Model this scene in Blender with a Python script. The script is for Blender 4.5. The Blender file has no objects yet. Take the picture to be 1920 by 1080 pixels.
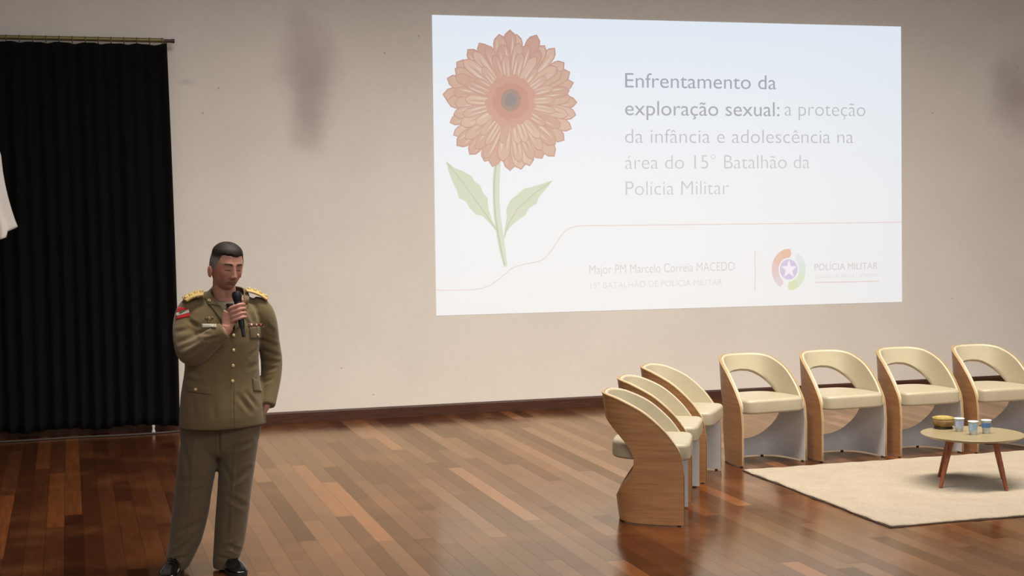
import bpy, bmesh, math, random
import numpy as np
from mathutils import Vector, Matrix
from mathutils.bvhtree import BVHTree

C = bpy.context.scene
COL = C.collection
PI = math.pi
rnd = random.Random(7)

# ------------------------------------------------------------------ camera
F_PX = 2760.9
EYE = Vector((0.0, -12.942, 1.89))
FWD = Vector((0.28732297, 0.95621493, -0.05566437))
RGT = Vector((0.95745166, -0.2883643, -0.01150461))
UPV = Vector((0.0270525, 0.04999041, 0.99838325))
cd = bpy.data.cameras.new('camera')
cd.sensor_width = 36.0
cd.lens = F_PX * 36.0 / 1920.0
cd.clip_end = 100
cam = bpy.data.objects.new('camera', cd)
COL.objects.link(cam)
M = Matrix.Identity(4)
for i in range(3):
    M[i][0], M[i][1], M[i][2], M[i][3] = RGT[i], UPV[i], -FWD[i], EYE[i]
cam.matrix_world = M
C.camera = cam

# ------------------------------------------------------------------ world, lights, exposure
w = bpy.data.worlds.new('world')
C.world = w
w.use_nodes = True
w.node_tree.nodes['Background'].inputs[0].default_value = (0.97, 0.98, 1.0, 1)
w.node_tree.nodes['Background'].inputs[1].default_value = 0.37
C.view_settings.view_transform = 'Standard'
C.view_settings.look = 'None'
C.view_settings.exposure = 0.0
C.view_settings.gamma = 1.0
C.view_settings.use_curve_mapping = False


def area(name, loc, target, sx, sy, power, color, spread=180):
    l = bpy.data.lights.new(name, 'AREA')
    l.shape = 'RECTANGLE'
    l.size, l.size_y = sx, sy
    l.energy = power
    l.color = color
    l.spread = math.radians(spread)
    o = bpy.data.objects.new(name, l)
    COL.objects.link(o)
    o.location = loc
    d = Vector(target) - Vector(loc)
    o.rotation_euler = d.to_track_quat('-Z', 'Y').to_euler()
    return o


WARM = (1.0, 0.93, 0.82)
area('overhead_stage_lights', (4.6, -5.4, 6.6), (4.6, -3.4, 0.0), 8.6, 1.0, 405, WARM, 96)
area('front_fill_light', (4.2, -12.5, 6.0), (4.2, -1.0, 1.2), 7.0, 2.0, 200, (1.0, 0.96, 0.93))  # added soft fill from the front, not a known lamp of the hall


# ------------------------------------------------------------------ helpers
def s2l(c):
    return tuple((v / 255 / 12.92) if v / 255 <= 0.04045 else ((v / 255 + 0.055) / 1.055) ** 2.4 for v in c)


def smooth01(a, b, x):
    t = np.clip((x - a) / (b - a), 0, 1)
    return t * t * (3 - 2 * t)


class G:
    """a small node graph writer"""
    def __init__(s, name):
        s.m = bpy.data.materials.new(name)
        s.m.use_nodes = True
        s.t = s.m.node_tree
        s.b = s.t.nodes['Principled BSDF']

    def n(s, kind, **kw):
        nd = s.t.nodes.new(kind)
        for k, v in kw.items():
            setattr(nd, k, v)
        return nd

    def set(s, sock, v):
        if isinstance(v, bpy.types.NodeSocket):
            s.t.links.new(v, sock)
        else:
            sock.default_value = v

    def math(s, op, a, b=0.0, c=0.0):
        nd = s.n('ShaderNodeMath', operation=op)
        s.set(nd.inputs[0], a)
        s.set(nd.inputs[1], b)
        s.set(nd.inputs[2], c)
        return nd.outputs[0]

    def mix(s, f, a, b, blend='MIX'):
        nd = s.n('ShaderNodeMix', data_type='RGBA', blend_type=blend)
        s.set(nd.inputs[0], f)
        s.set(nd.inputs[6], a if isinstance(a, bpy.types.NodeSocket) else (*a, 1))
        s.set(nd.inputs[7], b if isinstance(b, bpy.types.NodeSocket) else (*b, 1))
        return nd.outputs[2]

    def coord(s, kind='Object', scale=(1, 1, 1)):
        tc = s.n('ShaderNodeTexCoord')
        mp = s.n('ShaderNodeMapping')
        s.t.links.new(tc.outputs[kind], mp.inputs[0])
        mp.inputs['Scale'].default_value = scale
        return mp.outputs[0]

    def noise(s, vec, scale=5, detail=3, rough=0.5):
        nd = s.n('ShaderNodeTexNoise')
        s.t.links.new(vec, nd.inputs['Vector'])
        nd.inputs['Scale'].default_value = scale
        nd.inputs['Detail'].default_value = detail
        nd.inputs['Roughness'].default_value = rough
        return nd.outputs['Fac']

    def ramp(s, f, stops):
        nd = s.n('ShaderNodeValToRGB')
        e = nd.color_ramp.elements
        while len(e) < len(stops):
            e.new(0.5)
        for i, (p, c) in enumerate(stops):
            e[i].position = p
            e[i].color = (*c, 1)
        s.set(nd.inputs[0], f)
        return nd.outputs[0]

    def bump(s, h, strength=0.3, dist=0.01):
        nd = s.n('ShaderNodeBump')
        nd.inputs['Strength'].default_value = strength
        nd.inputs['Distance'].default_value = dist
        s.set(nd.inputs['Height'], h)
        s.t.links.new(nd.outputs[0], s.b.inputs['Normal'])

    def done(s, color=None, rough=0.5, metal=0.0, spec=0.5, coat=0.0, sheen=0.0, trans=0.0):
        if color is not None:
            s.set(s.b.inputs['Base Color'], color if isinstance(color, bpy.types.NodeSocket) else (*color, 1))
        s.set(s.b.inputs['Roughness'], rough)
        s.b.inputs['Metallic'].default_value = metal
        s.b.inputs['Specular IOR Level'].default_value = spec
        s.b.inputs['Coat Weight'].default_value = coat
        s.b.inputs['Sheen Weight'].default_value = sheen
        s.b.inputs['Transmission Weight'].default_value = trans
        return s.m


def plain(name, rgb, rough=0.5, var=0.08, scale=30, **kw):
    g = G(name)
    f = g.noise(g.coord(), scale, 3)
    c = s2l(rgb)
    col = g.ramp(f, [(0.3, tuple(v * (1 - var) for v in c)), (0.7, tuple(min(1, v * (1 + var)) for v in c))])
    return g.done(col, rough, **kw)


def fabric(name, rgb, rough=0.9, weave=900, var=0.1, sheen=0.15, bump=0.12):
    g = G(name)
    v = g.coord()
    c = s2l(rgb)
    f = g.noise(v, 9, 4)
    col = g.ramp(f, [(0.3, tuple(x * (1 - var) for x in c)), (0.7, tuple(min(1, x * (1 + var)) for x in c))])
    g.bump(g.noise(v, weave, 1), bump, 0.002)
    return g.done(col, rough, sheen=sheen, spec=0.25)


def obj(name, verts, faces, mat, parent=None, smooth=False, mats=None, midx=None):
    me = bpy.data.meshes.new(name)
    me.from_pydata([tuple(map(float, v)) for v in verts], [], [tuple(int(i) for i in f) for f in faces])
    bm = bmesh.new()
    bm.from_mesh(me)
    bmesh.ops.remove_doubles(bm, verts=bm.verts, dist=1e-6) if midx is None else None
    bmesh.ops.recalc_face_normals(bm, faces=bm.faces)
    bm.to_mesh(me)
    bm.free()
    for m in (mats or [mat]):
        me.materials.append(m)
    if midx is not None:
        me.polygons.foreach_set('material_index', midx)
    if smooth:
        me.polygons.foreach_set('use_smooth', [True] * len(me.polygons))
        if smooth != 'all':
            try:
                me.set_sharp_from_angle(angle=math.radians(40))
            except Exception:
                pass
    o = bpy.data.objects.new(name, me)
    COL.objects.link(o)
    if parent:
        o.parent = parent
    return o


def tag(o, label=None, cat=None, group=None, kind=None):
    if label: o['label'] = label
    if cat: o['category'] = cat
    if group: o['group'] = group
    if kind: o['kind'] = kind
    return o


def empty(name, loc=(0, 0, 0), rz=0.0):
    o = bpy.data.objects.new(name, None)
    o.empty_display_size = 0.1
    COL.objects.link(o)
    o.location = loc
    o.rotation_euler = (0, 0, rz)
    return o


def copy_tree(o, parent=None):
    c = o.copy()
    COL.objects.link(c)
    if parent: c.parent = parent
    for ch in list(o.children):
        copy_tree(ch, c)
    return c


class MB:
    def __init__(s):
        s.v, s.f = [], []

    def add(s, v, f):
        k = len(s.v)
        s.v += [tuple(map(float, p)) for p in v]
        s.f += [tuple(i + k for i in q) for q in f]
        return s

    def box(s, a, b):
        x0, y0, z0 = a
        x1, y1, z1 = b
        return s.add([(x0, y0, z0), (x1, y0, z0), (x1, y1, z0), (x0, y1, z0), (x0, y0, z1), (x1, y0, z1), (x1, y1, z1), (x0, y1, z1)],
                     [(0, 3, 2, 1), (4, 5, 6, 7), (0, 1, 5, 4), (1, 2, 6, 5), (2, 3, 7, 6), (3, 0, 4, 7)])

    def rings(s, rings, cap=True):
        n = len(rings[0])
        v = [p for r in rings for p in r]
        f = []
        for i in range(len(rings) - 1):
            for j in range(n):
                k = (j + 1) % n
                f.append((i * n + j, i * n + k, (i + 1) * n + k, (i + 1) * n + j))
        if cap:
            for i in (0, len(rings) - 1):
                c = np.mean(np.array([tuple(p) for p in rings[i]]), axis=0)
                v.append(tuple(c))
                ci = len(v) - 1
                for j in range(n):
                    k = (j + 1) % n
                    f.append((i * n + j, i * n + k, ci) if i else (i * n + k, i * n + j, ci))
        return s.add(v, f)

    def lathe(s, prof, n=40, at=(0, 0, 0)):
        rs = [[(at[0] + r * math.cos(2 * PI * j / n), at[1] + r * math.sin(2 * PI * j / n), at[2] + z) for j in range(n)] for r, z in prof]
        return s.rings(rs)

    def ball(s, c, r, n=10, m=7):
        if not hasattr(r, '__len__'): r = (r, r, r)
        rs = []
        for i in range(m):
            a = -PI / 2 + PI * (i + 0.5) / m
            rs.append([(c[0] + r[0] * math.cos(a) * math.cos(2 * PI * j / n), c[1] + r[1] * math.cos(a) * math.sin(2 * PI * j / n), c[2] + r[2] * math.sin(a)) for j in range(n)])
        return s.rings(rs)

    def tube(s, pts, rad, n=14, sub=4, flat=1.0, ref=(0, -1, 0)):
        P, R = spline(pts, rad, sub)
        return s.rings(tube_rings(P, R, n, flat, ref))

    def clamp(s, z0):
        s.v = [(x, y, max(z, z0)) for x, y, z in s.v]
        return s

    def build(s, name, mat, parent=None, smooth=False):
        return obj(name, s.v, s.f, mat, parent, smooth)


def spline(pts, rad, sub):
    P = [np.array(p, float) for p in pts]
    n = len(P)
    if not hasattr(rad, '__len__'): rad = [rad] * n
    R = [np.array(r if hasattr(r, '__len__') else (r, r), float) for r in rad]
    oP, oR = [], []
    for i in range(n - 1):
        for arr, out in ((P, oP), (R, oR)):
            a, b, c, d = arr[max(i - 1, 0)], arr[i], arr[i + 1], arr[min(i + 2, n - 1)]
            for k in range(sub):
                t = k / sub
                out.append(0.5 * (2 * b + (c - a) * t + (2 * a - 5 * b + 4 * c - d) * t * t + (3 * b - a - 3 * c + d) * t ** 3))
    oP.append(P[-1])
    oR.append(R[-1])
    return oP, oR


def tube_rings(P, R, n, flat=1.0, ref=(0, -1, 0)):
    rings = []
    u = None
    for i, p in enumerate(P):
        t = P[min(i + 1, len(P) - 1)] - P[max(i - 1, 0)]
        t = t / (np.linalg.norm(t) + 1e-12)
        if u is None:
            r = np.array(ref, float)
            u = r - t * (r @ t)
            if np.linalg.norm(u) < 1e-3:
                r = np.array((1.0, 0, 0))
                u = r - t * (r @ t)
        u = u - t * (u @ t)
        u = u / np.linalg.norm(u)
        v = np.cross(t, u)
        rings.append([tuple(p + u * R[i][0] * math.cos(2 * PI * j / n) + v * R[i][1] * math.sin(2 * PI * j / n)) for j in range(n)])
    return rings


def remesh(mb, voxel, smooth_it=4, factor=0.5):
    o = obj('remesh_source', mb.v, mb.f, None)
    o.data.materials.clear()
    m = o.modifiers.new('r', 'REMESH')
    m.mode = 'VOXEL'
    m.voxel_size = voxel
    if smooth_it:
        s = o.modifiers.new('s', 'SMOOTH')
        s.iterations = smooth_it
        s.factor = factor
    bpy.context.view_layer.update()
    me = bpy.data.meshes.new_from_object(o.evaluated_get(bpy.context.evaluated_depsgraph_get()))
    v = np.empty(len(me.vertices) * 3)
    me.vertices.foreach_get('co', v)
    f = [tuple(p.vertices) for p in me.polygons]
    old = o.data
    bpy.data.objects.remove(o)
    bpy.data.meshes.remove(old)
    bpy.data.meshes.remove(me)
    return v.reshape(-1, 3), f


def vnormals(v, f):
    me = bpy.data.meshes.new('tmp')
    me.from_pydata(v.tolist(), [], f)
    bm = bmesh.new()
    bm.from_mesh(me)
    bmesh.ops.recalc_face_normals(bm, faces=bm.faces)
    bm.normal_update()
    n = np.array([tuple(x.normal) for x in bm.verts])
    bm.free()
    bpy.data.meshes.remove(me)
    return n


def pix_ray(u, v):
    return FWD + RGT * ((u - 960) / F_PX) - UPV * ((v - 540) / F_PX)


def wallpt(u, v, y=0.0):
    """photo pixel -> (x, z) on the vertical plane at y"""
    d = pix_ray(u, v)
    t = (y - EYE.y) / d.y
    p = EYE + d * t
    return p.x, p.z


def floorpt(u, v, z=0.0):
    d = pix_ray(u, v)
    t = (z - EYE.z) / d.z
    return EYE + d * t


# ------------------------------------------------------------------ room
def wall_mat(name, spots=True):
    g = G(name)
    v = g.coord()
    base = g.ramp(g.noise(v, 1.3, 4), [(0.3, s2l((217, 209, 202))), (0.7, s2l((223, 215, 208)))])
    fine = g.noise(v, 18, 5, 0.6)
    col = g.mix(0.06, base, g.ramp(fine, [(0.35, s2l((170, 160, 152))), (0.65, s2l((225, 218, 208)))]))
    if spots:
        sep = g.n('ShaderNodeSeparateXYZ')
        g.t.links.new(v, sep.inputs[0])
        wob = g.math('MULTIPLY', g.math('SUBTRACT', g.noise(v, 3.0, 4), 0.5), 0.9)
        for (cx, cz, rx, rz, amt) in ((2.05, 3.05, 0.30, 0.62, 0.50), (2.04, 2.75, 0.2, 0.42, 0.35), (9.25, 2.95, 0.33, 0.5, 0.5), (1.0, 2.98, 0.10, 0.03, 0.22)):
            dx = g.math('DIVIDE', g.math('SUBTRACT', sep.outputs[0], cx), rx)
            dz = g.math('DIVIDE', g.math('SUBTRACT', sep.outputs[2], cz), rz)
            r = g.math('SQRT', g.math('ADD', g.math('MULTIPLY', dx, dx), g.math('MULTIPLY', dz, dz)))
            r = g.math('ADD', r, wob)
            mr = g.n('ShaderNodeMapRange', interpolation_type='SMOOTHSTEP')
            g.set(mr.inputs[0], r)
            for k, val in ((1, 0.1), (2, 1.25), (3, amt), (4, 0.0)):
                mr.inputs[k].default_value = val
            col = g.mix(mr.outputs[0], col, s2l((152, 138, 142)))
        for (u_, v_) in ((380, 212), (785, 68), (721, 99), (410, 165), (1749, 212), (1908, 127), (1785, 560), (640, 690), (700, 740)):
            px, pz = wallpt(u_, v_)
            dx = g.math('SUBTRACT', sep.outputs[0], px)
            dz = g.math('SUBTRACT', sep.outputs[2], pz)
            r = g.math('SQRT', g.math('ADD', g.math('MULTIPLY', dx, dx), g.math('MULTIPLY', dz, dz)))
            col = g.mix(g.math('MULTIPLY', g.math('LESS_THAN', r, 0.0075), 0.5), col, s2l((110, 95, 85)))
    g.bump(g.noise(v, 25, 5, 0.6), 0.08, 0.01)
    return g.done(col, 0.85, spec=0.2)


def floor_mat():
    g = G('plank_floor')
    v = g.coord()
    sep = g.n('ShaderNodeSeparateXYZ')
    g.t.links.new(v, sep.inputs[0])
    W, L = 0.106, 1.9
    xs = g.math('DIVIDE', g.math('ADD', sep.outputs[0], 20.0), W)
    row = g.math('FLOOR', xs)
    wn = g.n('ShaderNodeTexWhiteNoise', noise_dimensions='1D')
    g.set(wn.inputs['W'], row)
    ys = g.math('ADD', g.math('DIVIDE', g.math('ADD', sep.outputs[1], 40.0), L), g.math('MULTIPLY', wn.outputs[0], 7.3))
    idx = g.math('FLOOR', ys)
    wn2 = g.n('ShaderNodeTexWhiteNoise', noise_dimensions='2D')
    cmb = g.n('ShaderNodeCombineXYZ')
    g.set(cmb.inputs[0], row)
    g.set(cmb.inputs[1], idx)
    g.t.links.new(cmb.outputs[0], wn2.inputs['Vector'])
    tone = wn2.outputs['Value']
    plank = g.ramp(tone, [(0.0, s2l((46, 24, 13))), (0.25, s2l((68, 35, 17))), (0.6, s2l((84, 45, 21))), (0.9, s2l((102, 56, 26))), (1.0, s2l((146, 80, 34)))])
    # grain
    shift = g.n('ShaderNodeVectorMath', operation='ADD')
    g.t.links.new(v, shift.inputs[0])
    g.t.links.new(wn2.outputs['Color'], shift.inputs[1])
    mp = g.n('ShaderNodeMapping')
    g.t.links.new(shift.outputs[0], mp.inputs[0])
    mp.inputs['Scale'].default_value = (30, 1.6, 1)
    grain = g.noise(mp.outputs[0], 2.2, 6, 0.62)
    col = g.mix(g.ramp(grain, [(0.35, (0.55,) * 3), (0.7, (0,) * 3)]), plank, s2l((58, 26, 14)))
    wear = g.noise(v, 1.7, 5, 0.6)
    col = g.mix(g.ramp(wear, [(0.5, (0,) * 3), (0.75, (0.28,) * 3)]), col, s2l((150, 92, 52)))
    fx = g.math('FRACT', xs)
    fy = g.math('FRACT', ys)
    gap = g.math('MAXIMUM', g.math('LESS_THAN', fx, 0.035), g.math('LESS_THAN', fy, 0.0028))
    col = g.mix(g.math('MULTIPLY', gap, 0.75), col, s2l((40, 20, 12)))
    rough = g.math('ADD', g.math('MULTIPLY', g.noise(v, 6, 5, 0.6), 0.12), 0.10)
    rough = g.math('ADD', rough, g.math('MULTIPLY', tone, 0.05))
    g.bump(g.math('SUBTRACT', g.math('MULTIPLY', grain, 0.12), gap), 0.16, 0.003)
    m_ = g.done(col, 0.6, spec=0.0)
    # lacquer: a warm clear gloss over the wood, stronger at grazing angles
    fr = g.n('ShaderNodeFresnel')
    fr.inputs['IOR'].default_value = 1.55
    gl = g.n('ShaderNodeBsdfGlossy')
    gl.inputs['Color'].default_value = (1.0, 0.82, 0.62, 1)
    g.set(gl.inputs['Roughness'], rough)
    g.t.links.new(g.b.inputs['Normal'].links[0].from_socket, gl.inputs['Normal'])
    fac = g.math('MULTIPLY', fr.outputs[0], g.math('SUBTRACT', g.math('ADD', g.math('MULTIPLY', wn2.outputs['Value'], 0.40), 1.0), g.math('MULTIPLY', gap, 0.25)))
    mx = g.n('ShaderNodeMixShader')
    g.set(mx.inputs[0], g.math('MINIMUM', fac, 1.0))
    out = [n for n in g.t.nodes if n.type == 'OUTPUT_MATERIAL'][0]
    g.t.links.new(g.b.outputs[0], mx.inputs[1])
    g.t.links.new(gl.outputs[0], mx.inputs[2])
    g.t.links.new(mx.outputs[0], out.inputs[0])
    return m_


def struct(name, mb, mat):
    return tag(mb.build(name, mat), kind='structure')


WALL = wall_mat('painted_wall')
WALLP = wall_mat('painted_side_wall', False)
struct('floor', MB().box((-5.2, -17, -0.12), (14.2, 0.3, 0.0)), floor_mat())
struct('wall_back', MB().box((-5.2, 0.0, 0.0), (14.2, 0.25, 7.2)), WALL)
struct('wall_left', MB().box((-5.45, -8.5, 0.0), (-5.2, 0.25, 7.2)), WALLP)
struct('wall_right', MB().box((14.2, -8.5, 0.0), (14.45, 0.25, 7.2)), WALLP)
struct('ceiling', MB().box((-5.45, -8.5, 7.2), (14.45, 0.25, 7.4)), plain('ceiling_paint', (120, 112, 104), 0.9))

g = G('baseboard_wood')
v = g.coord('Object', (1.5, 1, 26))
g_col = g.ramp(g.noise(v, 3, 5, 0.6), [(0.3, s2l((48, 26, 17))), (0.7, s2l((80, 45, 29)))])
BASEB = g.done(g_col, 0.5, spec=0.3)
bb = MB()
prof = [(0.0, 0.0), (-0.02, 0.0), (-0.02, 0.085), (-0.012, 0.1), (0.0, 0.1)]
bb.rings([[(x, y, z) for y, z in prof] for x in (-5.2, 14.2)])
struct('baseboard_back', bb, BASEB)

# ------------------------------------------------------------------ projected slide
AMB = np.array((0.24, 0.205, 0.17))


def slide_mat(name, rgb, amb=1.0, grad=None):
    """the wall's own paint, lit in addition by the projector's beam"""
    g = G(name)
    e = np.maximum(np.array(s2l(rgb)) - AMB * amb, 0.0)
    g.done(tuple(0.5 * k for k in s2l((220, 211, 201))), 0.85, spec=0.1)
    if grad is not None:
        e2 = np.maximum(np.array(s2l(grad)) - AMB * amb, 0.0)
        v = g.coord()
        sep = g.n('ShaderNodeSeparateXYZ')
        g.t.links.new(v, sep.inputs[0])
        mr = g.n('ShaderNodeMapRange')
        g.set(mr.inputs[0], sep.outputs[2])
        mr.inputs[1].default_value, mr.inputs[2].default_value = 0.9, 3.6
        g.set(g.b.inputs['Emission Color'], g.mix(mr.outputs[0], tuple(e2), tuple(e)))
    else:
        g.b.inputs['Emission Color'].default_value = (*e, 1)
    g.b.inputs['Emission Strength'].default_value = 1.0
    return g.m


slide = tag(empty('projected_slide', (0, 0, 0)), 'bright projected slide with orange flower and grey text on the wall', 'projection')  # thin glowing panels stand in for light projected on the wall
cor = [wallpt(810, 28), wallpt(1689, 50), wallpt(1691, 566), wallpt(818, 592)]


def plate(name, pts, y0, y1, mat, parent):
    n = len(pts)
    v = [(x, y0, z) for x, z in pts] + [(x, y1, z) for x, z in pts]
    f = [tuple(range(n)), tuple(range(2 * n - 1, n - 1, -1))] + [(i, (i + 1) % n, n + (i + 1) % n, n + i) for i in range(n)]
    return obj(name, v, f, mat, parent)


def strip2d(pts, wd):
    """a polyline of pixels -> ribbon quads in wall coordinates"""
    q = [np.array(wallpt(*p)) for p in pts]
    L, R = [], []
    for i in range(len(q)):
        t = q[min(i + 1, len(q) - 1)] - q[max(i - 1, 0)]
        t /= np.linalg.norm(t)
        nn = np.array((-t[1], t[0]))
        wi = wd[i] if hasattr(wd, '__len__') else wd
        L.append(q[i] + nn * wi / 2)
        R.append(q[i] - nn * wi / 2)
    return L, R


def ribbon(name, pts, wd, y0, y1, mat, parent):
    L, R = strip2d(pts, wd)
    n = len(L)
    mb = MB()
    mb.rings([[(L[i][0], y0, L[i][1]), (R[i][0], y0, R[i][1]), (R[i][0], y1, R[i][1]), (L[i][0], y1, L[i][1])] for i in range(n)])
    return mb.build(name, mat, parent)


plate('slide_background', cor, -0.0005, -0.003, slide_mat('beam_white', (235, 242, 250), grad=(232, 232, 231)), slide)

TXT = {}


def text(name, body, u0, u1, vb, cap_px, mat, bold=0.0, parent=None, v1=None, y=-0.003):
    cu = bpy.data.curves.new('txt', 'FONT')
    cu.body = body
    cu.size = 1.0
    cu.offset = bold
    cu.extrude = 0.0
    o = bpy.data.objects.new('txt', cu)
    COL.objects.link(o)
    bpy.context.view_layer.update()
    me = bpy.data.meshes.new_from_object(o.evaluated_get(bpy.context.evaluated_depsgraph_get()))
    bpy.data.objects.remove(o)
    v = np.empty(len(me.vertices) * 3)
    me.vertices.foreach_get('co', v)
    v = v.reshape(-1, 3)
    f = [tuple(p.vertices) for p in me.polygons]
    bpy.data.meshes.remove(me)
    x0, z0 = wallpt(u0, vb)
    x1, z1 = wallpt(u1, v1 if v1 else vb)
    xa, xb = v[:, 0].min(), v[:, 0].max()
    sz = (wallpt(u0, vb - cap_px)[1] - z0) / 0.729
    X = x0 + (v[:, 0] - xa) / (xb - xa) * (x1 - x0)
    Z = z0 + v[:, 1] * sz
    n = len(v)
    V = np.concatenate([np.stack([X, np.full(n, y), Z], 1), np.stack([X, np.full(n, y - 0.0012), Z], 1)])
    cnt = {}
    for q in f:
        for i in range(len(q)):
            a, b = q[i], q[(i + 1) % len(q)]
            k = (min(a, b), max(a, b))
            cnt.setdefault(k, []).append((a, b))
    faces = [tuple(i + n for i in q) for q in f] + [tuple(reversed(q)) for q in f]
    for k, e in cnt.items():
        if len(e) == 1:
            a, b = e[0]
            faces.append((a, b, b + n, a + n))
    me = bpy.data.meshes.new(name)
    me.from_pydata(V.tolist(), [], faces)
    me.materials.append(mat)
    o = bpy.data.objects.new(name, me)
    COL.objects.link(o)
    o.parent = parent
    return o


T_DARK = slide_mat('beam_dark_text', (170, 174, 180))
T_MID = slide_mat('beam_grey_text', (190, 193, 198))
T_MID2 = slide_mat('beam_grey_text_low', (199, 200, 202))
T_PALE = slide_mat('beam_pale_text', (205, 202, 200))
T_PALER = slide_mat('beam_paler_text', (217, 214, 213))
text('title_text', 'Enfrentamento da', 1172, 1455, 164, 29, T_DARK, -0.003, slide)
text('title_text', 'exploração sexual:', 1172, 1461, 216, 29, T_DARK, -0.003, slide)
text('subtitle_text', 'a proteção', 1471, 1622, 217, 28, T_MID, -0.012, slide)
text('subtitle_text', 'da infância e adolescência na', 1172, 1600, 268, 28, T_MID, -0.012, slide)
text('subtitle_text', 'área do 15° Batalhão da', 1172, 1518, 317, 28, T_MID2, -0.012, slide)
text('subtitle_text', 'Polícia Militar', 1173, 1366, 366, 28, T_MID2, -0.012, slide)
text('speaker_text', 'Major PM Marcelo Correia MACEDO', 1105, 1377, 514, 18, T_PALE, -0.010, slide, v1=508)
text('unit_text', '15º BATALHÃO DE POLÍCIA MILITAR', 1107, 1354, 541, 12, T_PALER, 0.0, slide, v1=537)
text('emblem_text', 'POLÍCIA MILITAR', 1527, 1645, 507, 13, T_PALE, -0.002, slide, v1=506)
text('emblem_text', 'ESTADO DE SANTA CATARINA', 1529, 1645, 522, 7, T_PALER, 0.0, slide, v1=521)
RED_LINE = slide_mat('beam_red_line', (225, 206, 204))
ribbon('divider_line', [(1415.5, 470), (1415.5, 546)], 0.010, -0.003, -0.004, RED_LINE, slide)
ribbon('underline', [(1529, 529.5), (1590, 528.5), (1647, 527)], 0.011, -0.003, -0.004, RED_LINE, slide)
ctrl = [(818, 544), (850, 544), (885, 543), (905, 540), (925, 531), (945, 515), (960, 503), (980, 496), (1000, 492), (1017, 487), (1030, 474), (1042, 457), (1055, 438), (1068, 428), (1085, 424), (1110, 423), (1250, 421.5), (1480, 419), (1690, 416.5)]
cp, _ = spline([(a, b, 0) for a, b in ctrl], 1.0, 6)
ribbon('curved_line', [(p[0], p[1]) for p in cp], 0.009, -0.003, -0.004, slide_mat('beam_pink_line', (224, 208, 203)), slide)

# emblem
emb = empty('emblem')
emb.parent = slide


def ringsec(name, a0, a1, r0, r1, w0, mats, c=(1478.5, 505.5), taper=True):
    n = 26
    V, Fc, idx = [], [], []
    pts = []
    for i in range(n + 1):
        t = i / n
        a = math.radians(a0 + (a1 - a0) * t)
        k = 1 - 0.15 * t
        end = min(1.0, math.sqrt(max(0.0, 1 - (1 - min(t, 1 - t) / 0.07) ** 2)) if min(t, 1 - t) < 0.07 else 1.0)
        mid, half = (r0 + r1) / 2, (r1 - r0) / 2 * end * k
        for r in (mid - half, mid + half):
            pts.append(wallpt(c[0] + 0.88 * r * math.cos(a), c[1] - 1.06 * r * math.sin(a)))
    for yy in (-0.003, -0.0042):
        V += [(x, yy, z) for x, z in pts]
    m = len(pts)
    for i in range(n):
        a, b, c2, d = 2 * i, 2 * i + 1, 2 * i + 3, 2 * i + 2
        mi = min(len(mats) - 1, int(i / n * len(mats)))
        for q in ((a + m, b + m, c2 + m, d + m), (d, c2, b, a), (a, d, d + m, a + m), (b, b + m, c2 + m, c2)):
            Fc.append(q)
            idx.append(mi)
    return obj(name, V, Fc, None, emb, mats=mats, midx=idx)


ringsec('red_arc', 78, 245, 21, 37, 0, [slide_mat('beam_orange', (226, 184, 164)), slide_mat('beam_orange_pale', (225, 190, 174)), slide_mat('beam_rose', (222, 196, 194)), slide_mat('beam_rose_pale', (221, 206, 208))])
ringsec('green_arc', -95, 62, 21, 37, 0, [slide_mat('beam_green', (212, 220, 184)), slide_mat('beam_green_pale', (215, 222, 198)), slide_mat('beam_grey_green', (214, 223, 215)), slide_mat('beam_grey_white', (220, 226, 227))])
circ = [wallpt(1478.5 + 16.5 * math.cos(2 * PI * i / 40), 505 - 19 * math.sin(2 * PI * i / 40)) for i in range(40)]
plate('purple_disc', circ, -0.003, -0.0045, slide_mat('beam_purple', (208, 194, 220)), emb)
star = [wallpt(1479 + (15.5 if i % 2 == 0 else 6.3) * math.sin(PI * i / 5), 505 - (18 if i % 2 == 0 else 7.2) * math.cos(PI * i / 5)) for i in range(10)]
plate('white_star', star, -0.0045, -0.0055, slide_mat('beam_star', (236, 232, 240)), emb)

# flower picture
flw = empty('flower_picture')
flw.parent = slide
FC = (957, 190)
pm = [slide_mat('petal_edge', (200, 160, 146)), slide_mat('petal_a', (211, 179, 162)), slide_mat('petal_b', (216, 186, 168)), slide_mat('petal_c', (208, 172, 156)), slide_mat('petal_streak', (222, 203, 184)), slide_mat('petal_line', (204, 168, 152))]


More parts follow.
